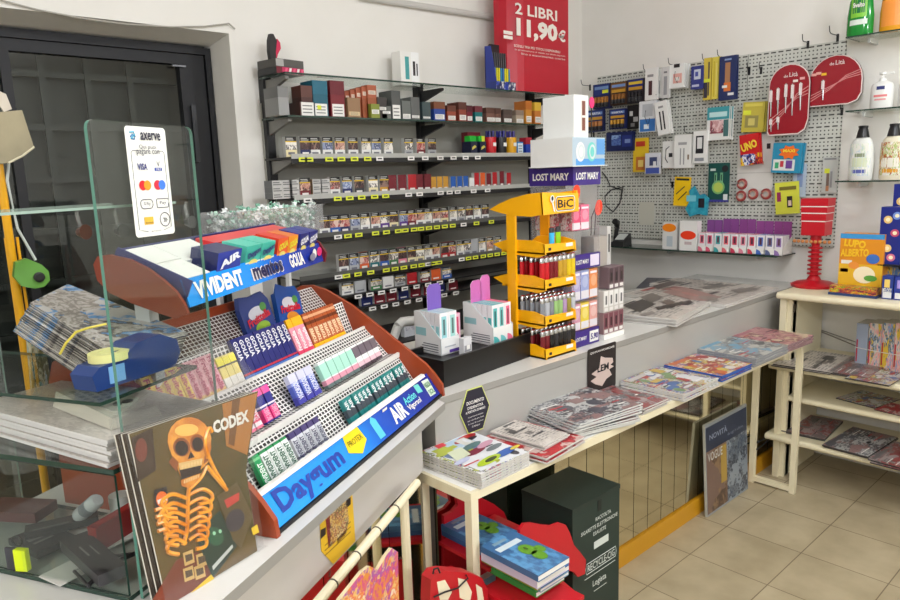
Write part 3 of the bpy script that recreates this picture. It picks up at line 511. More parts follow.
# red manicure tool boards
RD = M(150, 18, 34, .25, name='dark_red_board'); WLn = M(232, 214, 210, .4)
def arch(W2, H2, r=.0, n=12):
    pts = [(-W2, -H2*.9), (-W2*.9, -H2), (W2*.55, -H2), (W2*.86, -H2*.88), (W2, -H2*.6)]
    k = min(W2, H2*1.2)
    return pts + [(W2*math.cos(t), H2-k + k*math.sin(t)) for t in [math.pi*i/n for i in range(n+1)]]
def redboard(lab, x0, y0, x1, y1, off, tools, beads):
    X = WX - off; xm, ym = (x0+x1)/2, (y0+y1)/2; c = onx(xm, ym, X); W2 = (onx(x0, ym, X).y - onx(x1, ym, X).y)/2; H2 = (onx(xm, y0, X).z - onx(xm, y1, X).z)/2
    t = thing('manicure_board', lab, 'display board', (X, c.y, c.z), -math.pi/2)
    MB().slab([(x, 0, z) for x, z in arch(W2, H2)], (0, .012, 0), WLn, M(60, 20, 20, .4)).slab([(x*.955, -.0008, z*.965) for x, z in arch(W2, H2)], (0,-.0002,0), RD).build('board', t)
    b = MB()
    for k in range(3): b.tube([(-W2*.9, -.001, -H2*(.55+.12*k)), (-W2*.2, -.001, -H2*(.25+.06*k)), (W2*.4, -.001, H2*(.02+.06*k)), (W2*.93, -.001, H2*(.12+.1*k))], .0022, M(222,150,150,.4), 4)
    b.build('swoosh_print', t)
    MB().text('de', WLn, (-.018, -.0012, H2*.66), X_, Z_, .014, .022, .01).text('Lità', WLn, (.02, -.0012, H2*.69), X_, Z_, .022, .042, .01).build('lettering', t)
    for k, (fx, fz, L_) in enumerate(tools):
        MB().tube([(fx*W2, -.008, fz*H2), (fx*W2+.002, -.008, fz*H2-L_*.5), (fx*W2+.004, -.008, fz*H2-L_)], [.0042, .0046, .0018], CHROME, 6).box(fx*W2-.006, fx*W2+.006, -.012, -.002, fz*H2-L_*.45, fz*H2-.005, M(240,228,226,.4)).build('tool', t)
    for fx, fz, col in beads: MB().box(fx*W2-.012, fx*W2+.012, -.003, 0, fz*H2-.006, fz*H2+.006, M(*col, .4)).build('sticker', t)
redboard('tall arched red board hung with metal manicure tools', 768, 64, 809, 135, .09, [(-.85,.32,.14),(-.5,.36,.14),(-.12,.45,.15),(.2,.42,.16),(.58,.44,.14),(-.8,-.5,.07),(-.45,-.45,.07)], [(.3,.5,(240,226,220)),(.62,.55,(236,170,170))])
redboard('wide arched red board with one tool left and a yellow sticker', 808, 55, 862, 105, .07, [(-.42,.05,.1)], [(-.42,.28,(240,190,40)),(-.8,.3,(230,170,160)),(-.62,.34,(230,170,160))])
for px, py, L_, wh in ((581,85,.1,'sticking out beside the room corner'),(586,112,.1,'of the second battery row beside the corner'),(643,70,.1,'above the first white cable box'),(668,64,.1,'above the earphone pack'),(702,60,.1,'above the narrow yellow pen card'),(717,56,.11,'above the navy pencil card'),(802,41,.08,'empty, on the top edge of the panel near the bottles'),(829,33,.12,'empty, sticking up beside the green bottle'),(684,133,.12,'above the wide white cable box'),(747,69,.03,'empty, beside the panel joint'),(759,68,.03,'empty, just right of the panel joint'),(670,183,.03,'empty, beside the yellow match card'),(840,109,.03,'empty, under the wide red board'),(583,133,.12,'of the lowest battery row'),(656,100,.12,'above the tilted white box')):
    hook(px, py, L_, where=wh)
# ------------------------------------------------------------------ glass shelf under the pegboard
GZ, GX0 = 1.118, 3.79; gy0, gy1 = onx(776, 255, GX0).y, 2.84
t = thing('glass_shelf', 'long glass shelf under the perforated panels', 'glass shelf', (0,0,0))
MB().slab([(3.995, gy0-.02, GZ-.007), (3.995, gy1, GZ-.007), (GX0, gy1, GZ-.007), (GX0, gy0, GZ-.007)][::-1], (0,0,.007), GLASS, GDARK).build('glass_pane', t)
for y in (1.7, 2.25, 2.78): MB().box(3.86, 3.996, y-.006, y+.006, GZ-.03, GZ-.008, M(180,180,176,.4)).build('bracket', t)
q = onx(621, 243, 3.86)
t = thing('card_terminal', 'black handheld card terminal with a pale screen, end of the glass shelf', 'card terminal', (3.86, q.y, GZ), -math.pi/2+.2)
MB().hexa([(-.04,-.06,0),(.04,-.06,0),(.045,.07,0),(-.045,.07,0)], [(-.035,-.055,.03),(.035,-.055,.03),(.04,.065,.075),(-.04,.065,.075)], M(28,28,30,.35)).build('terminal_body', t, bevel=.006)
MB().hexa([(-.028,-.03,.0395),(.028,-.03,.0395),(.03,.045,.067),(-.03,.045,.067)], [(-.028,-.031,.044),(.028,-.031,.044),(.03,.044,.0725),(-.03,.044,.0725)], M(206,210,206,.3)).build('screen', t)
q = onx(616, 222, 3.9)
t = thing('barcode_scanner', 'black barcode scanner in its stand with a curly cable on the wall', 'scanner', (3.9, q.y, GZ), -math.pi/2)
MB().lathe([(.05,0),(.05,.012),(.02,.02)], M(26,26,28,.4), 16).build('scanner_stand', t)
MB().tube([(0,0,.02),(.005,-.01,.06),(.012,-.005,.11),(.02,-.02,.145),(.02,-.045,.155)], [.018,.014,.015,.022,.02], M(30,30,32,.4), 10).build('scanner_body', t, smooth=True)
cb = [onx(x, y, 3.975) for x, y in ((602,172),(607,178),(610,186),(622,190),(620,203),(613,212),(606,206),(605,196),(611,190),(619,188),(623,187),(621,200))]
tag(MB().tube(cb, .004, M(28,28,30,.4), 6).build('scanner_cable'), 'black cable looping down the wall to the barcode scanner', 'cable')
def tiny(name, lab, cat, px0, py0, px1, py1, X, z0, d, base, bands=(), extra=None, grp=None):
    y0, y1 = onx(px0, (py0+py1)/2, X).y, onx(px1, (py0+py1)/2, X).y; W2 = (y0-y1)/2; h = onx((px0+px1)/2, py0, X).z - z0
    m = MB().box(-W2, W2, 0, d, 0, h, base if not isinstance(base, tuple) else M(*base, .4))
    for fx0, fx1, fz0, fz1, c in bands: m.box(-W2+2*W2*fx0, -W2+2*W2*fx1, -.0008, 0, h*fz0, h*fz1, c if not isinstance(c, tuple) else M(*c, .4))
    if extra: extra(m, W2, h)
    return tag(m.build(name, loc=(X, (y0+y1)/2, z0), rot=-math.pi/2), lab, cat, grp)
def disc(m, x, y, z, rx, rz, mt, n=20): m.poly([(x+rx*math.cos(2*math.pi*k/n), y, z+rz*math.sin(2*math.pi*k/n)) for k in range(n)], mt)
NEO, NEOR = M(250,140,20,.5,name='orange_sticker'), M(244,62,24,.5,name='red_sticker')
tiny('vape_box', 'white narrow box with an orange oval sticker on the glass shelf', 'vape box', 662.5,223,677,249, 3.83, GZ, .05, (226,224,220), [(.3,.7,.1,.5,(190,200,206))], lambda m, W2, h: disc(m, -.004, -.0015, h*.82, W2*.95, h*.16, NEO))
tiny('vape_box', 'white box with a red oval sticker on the glass shelf', 'vape box', 679.5,221,697,251, 3.81, GZ, .05, (236,234,230), [(.3,.7,.2,.3,(200,180,180))], lambda m, W2, h: disc(m, 0, -.0015, h*.52, W2*.88, h*.15, NEOR))
VC = [('pink',(226,120,140)),('rose',(220,90,120)),('teal',(70,170,170)),('coral',(230,110,120)),('crimson',(206,60,90)),('blush',(230,140,160)),('red',(210,70,90)),('blue',(70,110,190)),('slate',(100,110,150)),('lilac',(150,120,180))]
e0, e1 = onx(697.5, 250, GX0+.02).y, onx(783, 252, GX0+.02).y
for k in range(5):
    ya = e0 + (e1-e0)*k/5; yb = e0 + (e1-e0)*(k+1)/5; W = (ya-yb)*.98; Xf = GX0+.015
    t = thing('vape_display', f"white vape carton with a purple back card, {ORD[k]} along from the red oval sticker", 'display carton', (Xf, (ya+yb)/2, GZ), -math.pi/2)
    m = MB().box(-W/2,W/2,0,.12,0,.004,WHITE).box(-W/2,W/2,0,.002,0,.035,WHITE).slab([(-W/2,.0,0),(-W/2,.12,0),(-W/2,.12,.1),(-W/2,.0,.035)],(.0015,0,0),WHITE).slab([(W/2-.0015,.0,0),(W/2-.0015,.12,0),(W/2-.0015,.12,.1),(W/2-.0015,.0,.035)],(.0015,0,0),WHITE)
    for s in (0, 1):
        cc = VC[2*k+s][1]; m.poly([(-W/2+s*W/2+.004+.028*math.cos(a*.2618), -.0006, .002+.028*math.sin(a*.2618)) for a in range(7)] + [(-W/2+s*W/2+.004, -.0006, .002)], M(*cc,.4))
    m.build('carton_tray', t)
    for s in (0, 1): MB().box(-W/2+s*W/2+.001, -W/2+(s+1)*W/2-.001, .108, .112, .03, .176+.008*(k in (1, 2)), M(126+6*k, 70, 140, .4)).build('back_card', t)
    for s in (0, 1):
        nm, cc = VC[2*k+s]; pw = W/2-.006
        m = MB().box(-pw/2, pw/2, 0, .022, 0, .102, M(234,230,232,.35), top=M(*cc,.4)).box(-pw*.3, pw*.3, -.0006, 0, .042, .09, M(*cc,.4)).box(-pw*.12, pw*.15, -.001, -.0006, .05, .085, M(90,50,70,.4))
        vb = m.build('vape_box', loc=(Xf+.006, (ya+yb)/2 + W/4 - s*W/2, GZ+.005), rot=-math.pi/2); tag(vb, f"{nm} topped vape box at the front of the {ORD[k]} purple-backed carton", 'vape box', 'vape boxes on the glass shelf')
        for r in (1, 2):
            c2 = vb.copy(); COL.objects.link(c2); c2.location.x += .03*r; c2['label'] = f"{nm} topped vape box, {('second','third')[r-1]} row back in the {ORD[k]} purple-backed carton"
# ------------------------------------------------------------------ bottle shelves at the end of the wall
for n, (z, lab) in enumerate(((1.509, 'glass shelf holding the shampoo bottles'), (1.845, 'glass shelf holding the white pump bottles'), (2.19, 'highest glass shelf, with the green dish soap'))):
    yl = (1.305, 1.277, 1.297)[n]
    t = thing('glass_shelf', lab, 'glass shelf', (0,0,0)); MB().box(3.80, 3.995, .35, yl, z-.007, z, GLASS, left=GDARK, front=GDARK, back=GDARK).build('glass_pane', t)
    for y in (1.22, .6): MB().box(3.88, 3.998, y-.006, y+.006, z-.03, z-.008, M(200,200,196,.4)).build('bracket', t)
def bottle(name, lab, px, X, z, prof, mt, cap, capm, labm, sy=.55, extra=None):
    q = onx(px, 150, X); t = thing(name, lab, 'bottle', (X, q.y, z), -math.pi/2)
    MB().lathe(prof, mt, 20, sy=sy).build('bottle_body', t, smooth=True); MB().lathe(cap, capm, 16, sy=.8).build('cap', t, smooth=True)
    r = max(p[0] for p in prof); h = prof[-1][1]; m = MB()
    arcs = [(-1.0+.25*k) for k in range(9)]
    for zz0, zz1, fr, mm in labm:
        pa = [(math.sin(a*fr)*(r+.0008), -math.cos(a*fr)*(r+.0008)*sy) for a in arcs]
        for (xa, ya), (xb, yb) in zip(pa, pa[1:]): m.poly([(xa,ya,zz0*h),(xb,yb,zz0*h),(xb,yb,zz1*h),(xa,ya,zz1*h)], mm)
    m.build('bottle_label', t)
    if extra: extra(t)
    return t
SHP = [(.001,0),(.048,.0),(.054,.01),(.056,.08),(.054,.15),(.044,.19),(.024,.212),(.022,.216)]
CAPB = [(.03,.205),(.024,.235),(.02,.25),(.022,.255),(.022,.262),(.001,.264)]
fl = art([(240,240,232),(210,224,200),(200,214,226),(236,236,226)],6,4); fr_ = art([(230,180,60),(150,40,40),(240,230,200),(160,180,70),(240,236,226)],9,4)
bottle('shampoo_bottle', 'white flowered shampoo bottle with black cap, beside the pegboard edge', 862, 3.87, 1.509, SHP, M(228,230,224,.3), CAPB, M(26,26,28,.3), [(.1,.82,.95,fl),(.16,.24,.55,M(90,100,170,.4)),(.3,.5,.6,M(214,222,190,.4)),(.52,.6,.4,M(140,150,120,.4))])
bottle('shampoo_bottle', 'yellow and fruit printed shampoo bottle with black cap, beside the flowered one', 893, 3.87, 1.509, SHP, M(234,226,200,.3), CAPB, M(26,26,28,.3), [(.1,.82,.95,fr_),(.16,.24,.6,M(226,160,40,.4)),(.28,.48,.65,M(236,234,220,.4))])
PMP = [(.001,0),(.044,0),(.05,.008),(.05,.1),(.042,.118),(.022,.128),(.016,.13)]; PCP = [(.015,.128),(.014,.142),(.006,.145),(.006,.158),(.016,.16),(.016,.168),(.001,.17)]
def spout(t): MB().box(-.006,.045,-.006,.006,.158,.168,M(232,232,228,.3)).build('spout', t)
bottle('soap_dispenser', 'white pump soap dispenser with a navy oval, over the flowered shampoo', 878, 3.88, 1.845, PMP, M(234,234,230,.3), PCP, M(236,236,232,.3), [(.68,.8,.35,M(40,50,110,.4)),(.42,.5,.6,M(226,130,130,.4)),(.3,.36,.5,M(230,160,160,.4))], extra=spout)
bottle('soap_dispenser', 'white pump soap dispenser cut by the frame edge on the glass shelf', 906, 3.88, 1.845, PMP, M(234,234,230,.3), PCP, M(236,236,232,.3), [(.62,.72,.35,M(40,50,110,.4)),(.42,.5,.6,M(120,150,200,.4))], extra=spout)
DSH = [(.001,0),(.053,0),(.058,.01),(.058,.09),(.05,.16),(.03,.2),(.016,.23),(.014,.24)]; DCP = [(.016,.24),(.016,.27),(.001,.272)]
bottle('dish_soap', 'green dish soap bottle with a round label on the highest shelf', 852, 3.84, 2.19, DSH, M(24,140,50,.12), DCP, M(230,200,40,.3), [(.34,.8,.62,M(130,200,60,.4)),(.42,.72,.5,M(20,110,60,.4)),(.2,.3,.7,M(220,230,220,.4))], extra=lambda t: MB().text('Svelto', WHITE, (0,-.0335,.137), X_, Z_, .022, .05, .03).build('lettering', t))
bottle('dish_soap', 'orange liquid soap bottle with a blue band, beside the green bottle', 884, 3.86, 2.19, DSH, M(232,160,30,.15), DCP, M(40,50,120,.3), [(.6,.85,.9,M(30,44,110,.4)),(.1,.58,.85,M(240,150,60,.4))])
bottle('dish_soap', 'yellow soap bottle cut by the frame edge on the highest shelf', 909, 3.86, 2.19, DSH, M(220,200,40,.15), DCP, M(220,190,40,.3), [(.3,.7,.7,M(240,226,120,.4))])
# ================================================================== cream shelving unit on the right wall
UY0, UY1, UXF = -.3, 1.44, 3.52
t = thing('shelving_unit', 'cream painted shelving unit with magazines, under the glass bottle shelves', 'shelving unit', (0,0,0))
def board(z, xf, y1, th=.032, nm='shelf'):
    m = MB(); n = 6; pr = [(3.97, z), (3.97, z-th)] + [(xf+.016 - .016*math.sin(math.pi*k/n), z-th/2 - th/2*math.cos(math.pi*k/n)) for k in range(n+1)]
    m.slab([(x, y1, zz) for x, zz in pr][::-1], (0, UY0-y1, 0), CREAM); return m.build(nm, t)
board(.975, UXF-.02, UY1); board(.612, UXF-.02, 1.462); board(.438, 3.56, 1.385, .028); board(.235, UXF-.02, 1.465)
for y in (1.385, .55, -.28): MB().box(3.56, 3.97, y, y+.022, .0, .943, CREAM).build('side_panel', t)
for y, x in ((1.405, 3.56), (1.385, 3.60)): MB().box(x-.02, x+.02, y, y+.03, 0, .943, CREAM).build('post', t)
for z in (.9, .57, .2): MB().box(3.575, 3.583, 1.376, 1.385, z-.03, z+.01, M(60,52,40,.4)).build('fixing', t)
tag(MB().tube([(3.57,1.46,.215),(3.50,1.47,.20),(3.42,1.468,.205),(3.40,1.452,.225)], .004, BLACK, 6).tube([(3.57,1.46,.19),(3.50,1.475,.165),(3.42,1.47,.17),(3.40,1.455,.18)], .004, BLACK, 6).build('cable_tie'), 'black cable ties fastening the table leg to the low cream shelf', 'cable tie')
tag(MB().tube([onx(x, y, 3.985) for x, y in ((804,324),(812,328),(818,322))], .004, M(150,148,140,.4), 6).tube([onx(805+k*8, 325+k*3.3, 3.985) for k in range(8)], .003, M(150,142,132,.5), 6).tube([onx(812+k*7, 327+k*2.4, 3.98) for k in range(8)], .0025, M(150,146,140,.5), 6).build('string'), 'dark strings drooping along the wall inside the cream unit', 'string')
# ------------------------------------------------------------------ narrow magazine table
TZ = .767; tx0, tx1, ty0, ty1 = 1.20, 3.42, 1.262, 1.492
tb = thing('magazine_table', 'long narrow cream metal table crowded with magazines along the counter', 'table', (0,0,0))
MB().box(tx0+.012, tx1-.01, ty0+.012, ty1-.004, TZ-.012, TZ, WHITE).build('table_top', tb)
MB().box(tx0, tx1, ty0, ty0+.012, TZ-.024, TZ, CREAM).box(tx0, tx1, ty1-.012, ty1, TZ-.03, TZ-.002, CREAM).box(tx0, tx0+.012, ty0+.012, ty1-.012, TZ-.03, TZ-.001, CREAM).box(tx1-.012, tx1, ty0+.012, ty1-.012, TZ-.03, TZ, CREAM).build('top_frame', tb)
for x in (tx0+.002, tx1-.03):
    for y in (ty0+.001, ty1-.027): MB().box(x, x+.026, y, y+.026, 0, TZ-.024, CREAM).build('leg', tb, bevel=.002)
    MB().box(x, x+.026, ty0+.027, ty1-.027, .01, .034, CREAM).build('foot_rail', tb)
# second frame along the angled counter: only its tube and legs show
t2 = thing('tubular_stand', 'cream tubular frame running along the angled counter front, no top on it', 'frame', P0, AR)
MB().tube([(-1.6,-.03,.757),(-.262,-.03,.827)], .0105, CREAM, 10).build('top_rail', t2)
for k in range(12): MB().tube([(-1.5+.1*k,-.03,.7622+.00523*k),(-1.497+.1*k,-.03,.7624+.00523*k)], .0118, M(70,64,54,.5), 10).build('tie_ring', t2)
for x in (-.30, -1.55): MB().tube([(x,-.008,0),(x,-.008,.80)], .012, CREAM, 10).build('leg', t2)
# ------------------------------------------------------------------ magazines and newspapers
PAL = {'car':[(214,216,220),(176,40,44),(104,124,160),(206,204,196),(176,186,60),(66,66,72),(226,226,224)], 'red':[(172,26,40),(186,44,52),(150,22,36),(206,176,168)], 'grey':[(84,84,92),(186,186,184),(56,58,66),(140,110,108)], 'news':[(206,198,188),(196,188,180),(186,178,170),(210,202,194)], 'pink':[(176,112,122),(196,146,146),(140,74,84),(206,184,160)], 'comic':[(70,120,176),(196,106,60),(214,206,196),(200,176,80),(160,56,56)], 'sky':[(110,160,186),(150,156,160),(116,116,116),(190,188,180)], 'mix':[(196,166,80),(190,184,180),(80,110,160),(170,70,66),(120,146,100),(206,206,206)], 'dull':[(130,112,112),(104,100,100),(160,146,144),(140,66,66)]}
def frame_px(c, z):
    P = [onz(x, y, z) for x, y in c]          # left, back, right, front corners
    ex = (P[2]-P[3] + P[1]-P[0])/2; ey = (P[0]-P[3] + P[1]-P[2])/2
    w_, d_ = ex.length, ey.length; ct = (P[0]+P[1]+P[2]+P[3])/4
    return ct, math.atan2(ex.y, ex.x), w_, d_
def mag_mesh(w_, d_, th, cov, deco, seed, edge, pal):
    m = MB().box(-w_/2, w_/2, -d_/2, d_/2, 0, th, edge, top=cov, bottom=M(50,50,54,.4)); R = random.Random(seed); cols = PAL[pal]; k = 0
    def patch(x, y, a, b, col, ell=False):
        nonlocal k; k += 1; z = th + .0002 + .00015*(k % 9)
        x0, x1, y0, y1 = max(-w_*.49, x-a), min(w_*.49, x+a), max(-d_*.49, y-b), min(d_*.49, y+b)
        if ell: m.poly([((x0+x1)/2+(x1-x0)/2*math.cos(.524*q), (y0+y1)/2+(y1-y0)/2*math.sin(.524*q), z) for q in range(12)], M(*col, .3, name='print'))
        else: m.poly([(x0, y0, z), (x1, y0, z), (x1, y1, z), (x0, y1, z)], M(*col, .3, name='print'))
    if pal == 'news':
        for q in range(deco): patch(R.uniform(-.3, .3)*w_, R.uniform(-.3, .3)*d_, R.uniform(.06, .14)*w_, R.uniform(.05, .1)*d_, R.choice([(70,64,64),(120,104,98),(150,100,94),(160,70,64)] if seed == 33 else [(70,66,66),(110,104,100),(140,132,126)]))
        for cx in range(6):
            for q in range(14):
                if R.random() < .75: patch((-.42+.165*cx)*w_+.04*w_, (.40-.058*q)*d_, .066*w_*R.uniform(.6, 1), .012*d_, (150,144,138))
        for q in range(3): patch(R.uniform(-.2, .2)*w_, (.44-.3*q)*d_, .22*w_, .022*d_, (60,56,58) if seed != 33 or q else (170,60,56))
        return m
    for q in range(deco*2): patch(R.uniform(-.4, .4)*w_, R.uniform(-.4, .4)*d_, R.uniform(.04, .13)*w_, R.uniform(.03, .11)*d_, R.choice(cols), q % 3 > 0)
    patch(-.18*w_, .41*d_, .27*w_, .05*d_, R.choice(cols[:2])); 
    for q in range(7): patch(R.choice((-.33, .3))*w_+R.uniform(-.03, .03)*w_, (.28-.1*q)*d_, R.uniform(.06, .15)*w_, .012*d_, R.choice([(236,234,228),(50,48,54),(190,40,46)]))
    return m
def mags(name, lab, cat, c, z0, n, th, pal, seed, deco=8, scale=3., jit=.006, grp=None, edge=None, droop=0., twist=0., sh=(0, 0)):
    ct, a, w_, d_ = frame_px(c, z0+n*th); cov = art(PAL[pal], seed, scale*1.7, rough=.28); R = random.Random(seed+50)
    ed = edge or M(206, 202, 196, .6, name='page_edges'); out = []; ax = Vector((math.cos(a), math.sin(a), 0)); ay = Vector((-math.sin(a), math.cos(a), 0))
    for k in range(n-1, -1, -1):
        if k == n-1: o = mag_mesh(w_, d_, th*(.93 if n == 1 else .8), cov, deco, seed, ed, pal).build(name)
        else: o = out[0].copy(); COL.objects.link(o)
        s = (n-1-k); p = Vector((ct.x+sh[0], ct.y+sh[1], 0)) - ax*(droop*s) + ax*R.uniform(-jit, jit)*(s > 0) + ay*R.uniform(-jit, jit)*(s > 0)
        o.location = (p.x, p.y, z0 + k*th); o.rotation_euler = (0, 0, a + twist*s + R.uniform(-.02, .02)*(s > 0))
        tag(o, lab + (f", {'topmost' if s == 0 else ORD[s] + ' down'}" if n > 1 else ''), cat, grp); out.append(o)
    return out
mags('car_magazine', 'thick car magazine with red, green and blue cars on its cover', 'magazine', ((422,451),(469,430.5),(529,452),(478,474)), TZ+.001, 6, .0075, 'car', 3, 9, 3.2, .001, 'copies of the car magazine')
CM = [o for o in COL.objects if o.name == 'car_magazine'][0]; zt_ = TZ+.001+.0375+.006
def blob(x, y, a, b, s=-.42, n=12): return [(x + a*math.cos(.5236*k), y + b*math.sin(.5236*k) + s*a*math.cos(.5236*k)) for k in range(n)]
addprint(CM, [([(427,451),(471,431),(528,452),(481,471)], (222,224,226)), ([(432,449),(462,436),(476,441),(446,455)], (176,200,220)), ([(434,446),(442,443),(447,445),(439,449)], (214,40,60)), (blob(465,438.5,11,3.4), (176,34,40)), (blob(470,439,7,2), (50,40,46)), (blob(471,446,10,3), (90,120,120)), (blob(476,451,10,3.2), (130,40,60)), (blob(485,444,8,3), (200,150,170)), (blob(494,447,8,2.6), (110,120,124)), (blob(505,452,11,3.6), (40,90,170)), (blob(489,460,12,4), (176,200,40)), (blob(491,459,6,2), (60,70,30)), ([(447,453),(461,447),(471,454),(457,461)], (214,220,190)), (blob(462,461,8,2.5), (190,194,220)), (blob(515,447,5,1.6), (220,200,60))], zt_)
mags('red_magazine', 'red bordered glossy magazine behind the car magazines', 'magazine', ((481,434),(520,415),(570,437),(530,458)), TZ+.001, 4, .006, 'red', 5, 5, 2.5, .008, 'red bordered magazines', sh=(0, -.03))
mags('newspaper', 'folded white paper supplement lying on the red magazines', 'newspaper', ((488,428),(515,414),(553,434),(530,444)), TZ+.025, 3, .005, 'news', 8, 3, 4, .006, 'white supplements', sh=(0, -.03))
mags('grey_magazine', 'grey covered magazine with black page edges in the slipping pile', 'magazine', ((518,402),(588,380),(622,405),(566,421)), TZ+.001, 9, .006, 'grey', 11, 6, 3, .012, 'slipping grey magazines', M(206,206,202,.5), .005, -.024, sh=(0, -.035))
mags('weekly_magazine', 'grey and red weekly between the slipping grey pile and blue-yellow weeklies', 'magazine', ((576,390),(604,379),(655,399),(632,407)), TZ+.001, 4, .006, 'dull', 14, 9, 3.4, .004, 'grey and red weeklies', sh=(0, -.03))
mags('weekly_magazine', 'blue and yellow covered weekly in the middle of the long table', 'magazine', ((619,378),(652,364),(710,377),(672,394)), TZ+.001, 5, .006, 'mix', 17, 10, 3.4, .004, 'blue and yellow weeklies', sh=(0, -.03))
mags('comic_album', 'blue and orange comic album next to the film-wrapped ones', 'comic', ((661,362),(692,352),(744,362),(714,376)), TZ+.001, 3, .009, 'comic', 20, 8, 2.6, .003, 'blue and orange comic albums', M(50,90,170,.5), sh=(0, -.025))
mags('wrapped_magazine', 'grey film-wrapped magazine beside the large pink one', 'magazine', ((697,346),(730,333),(777,346),(744,359)), TZ+.001, 4, .010, 'sky', 23, 5, 2.4, .004, 'grey wrapped magazines', M(150,152,156,.4), sh=(0, -.02))
mags('pink_magazine', 'large pink and red magazine overhanging the far end of the table', 'magazine', ((736,333),(762,326),(808,335),(781,347)), TZ+.001, 3, .013, 'pink', 26, 3, 2., .003, 'large pink magazines', M(150,120,124,.5))
CZ = TOPZ + .001
mags('newspaper', 'folded newspaper with a dark photo, nearest the vape boxes', 'newspaper', ((621,312),(652,291),(702,307),(655,319)), CZ, 5, .0065, 'news', 30, 4, 5, .004, 'newspapers in the near pile')
NP = [o for o in COL.objects if o.name.startswith('newspaper') and 'nearest the vape boxes, topmost' in o.get('label', '')][0]
addprint(NP, [([(624,306),(642,299),(656,304),(640,312)], (70,62,60)), ([(640,297),(652,293),(664,297),(650,302)], (120,110,104)), ([(655,307),(690,300),(693,302),(658,310)], (60,54,54)), ([(660,302),(668,299),(676,302),(668,305)], (110,98,92)), ([(640,314),(652,311),(656,313),(645,316)], (150,140,134))], CZ+.0325)
mags('newspaper', 'newspaper with a red headline spread open on the counter', 'newspaper', ((640,291),(690,277),(772,289),(706,308)), CZ, 2, .007, 'news', 33, 3, 5, .01, 'newspapers with the red headline')
NR = [o for o in COL.objects if o.name.startswith('newspaper') and 'red headline' in o.get('label', '') and 'topmost' in o.get('label', '')][0]
addprint(NR, [([(662,292),(684,287),(722,297),(700,302)], (172,136,128)), (blob(690,294,9,1.3,.2), (186,130,122)), (blob(708,298,10,2,.1), (160,144,136)), (blob(676,289.5,6,1,.2), (184,140,132)), ([(700,287),(722,284),(728,286),(706,289)], (130,122,116)), ([(730,290),(752,287),(760,289),(738,293)], (140,130,124)), ([(652,286),(668,282),(676,284),(658,289)], (100,90,88))], CZ+.0145)
mags('newspaper', 'newspaper lying at the back of the counter against the wall', 'newspaper', ((656,282),(682,276.5),(748,286),(722,293)), CZ, 3, .005, 'news', 36, 3, 5, .006, 'newspapers by the wall')
o = mags('folder', 'plain grey folder under the newspapers by the wall', 'folder', ((640,287),(648,276.5),(700,280),(690,292)), CZ-.0005, 1, .0015, 'grey', 39, 0, .01)[0]
for pic in () and ((662,302,.05,.03,(60,52,50)),(683,296,.06,.02,(150,110,104)),(708,293,.1,.012,(170,50,46)),(700,297,.07,.02,(190,90,80))): pass
# ------------------------------------------------------------------ poster board leaning on the mirror
t = thing('poster_board', 'blue and brown printed poster board leaning against the mirrored counter', 'poster board', (3.095, 1.462, .002), 0)
t.rotation_euler = (-.06, 0, .0)
MB().box(-.21,.205,-.012,.0,0,.44, M(176,176,166,.5), front=M(150,156,160,.4)).build('board', t)
m = MB().box(-.205,.2,-.0128,-.012,.31,.425, M(48,58,80,.4)).box(-.01,.2,-.0128,-.012,.01,.31, art([(70,84,104),(110,120,130),(50,56,70),(140,150,160)],4,7)).box(-.205,-.01,-.0128,-.012,.01,.31, art([(110,84,70),(80,60,52),(140,112,84),(120,96,86)],7,2.4))
m.box(-.07,-.015,-.0136,-.0128,.12,.30, M(176,146,70,.5)); m.build('printed_sheet', t)
MB().text('VOGUE', M(206,206,200,.5), (-.125,-.0135,.28), X_, Z_, .042, .14, .01).text('NOVITÀ', M(150,160,180,.5), (-.09,-.0135,.375), X_, Z_, .032, .17, .01).text('da oggi in edicola', M(130,140,160,.5), (.08,-.0135,.34), X_, Z_, .018, .16).build('lettering', t)
# ------------------------------------------------------------------ dark green collection box
t = thing('collection_box', 'dark green cardboard box for used electronic cigarettes under the table', 'collection box', (1.765, 1.262, .0), 0)
DG = M(30, 48, 42, .55, name='dark_green_card')
MB().box(-.13,.125,0,.21,0,.56, DG).box(-.132,.127,-.0015,.211,.548,.563, M(26,42,37,.5)).box(.0,.02,-.002,-.0015,.51,.548,M(18,26,24,.6)).build('carton', t, bevel=.002)
W_ = M(206,214,208,.5)
MB().text('RACCOLTA', W_, (.03,-.002,.487), X_, Z_, .013, .085, .01).text('SIGARETTE ELETTRONICHE', W_, (.01,-.002,.463), X_, Z_, .013, .20, .01).text('ESAUSTE', W_, (.01,-.002,.44), X_, Z_, .013, .07, .01).text('RECYCLE-CIG', W_, (.02,-.002,.33), X_, Z_, .024, .15, .01).text('Logista', W_, (.01,-.002,.262), X_, Z_, .028, .075, .01).box(-.02,.06,-.0022,-.0016,.385,.41,W_).box(-.07,.1,-.0022,-.0016,.296,.298,W_).box(-.02,.05,-.0022,-.0016,.234,.236,W_).tube([(-.06,-.0025,.312),(.10,-.0025,.312),(.105,-.0025,.33),(.10,-.0025,.348),(-.06,-.0025,.348),(-.066,-.0025,.33),(-.06,-.0025,.312)], .0012, W_, 4).build('lettering', t)
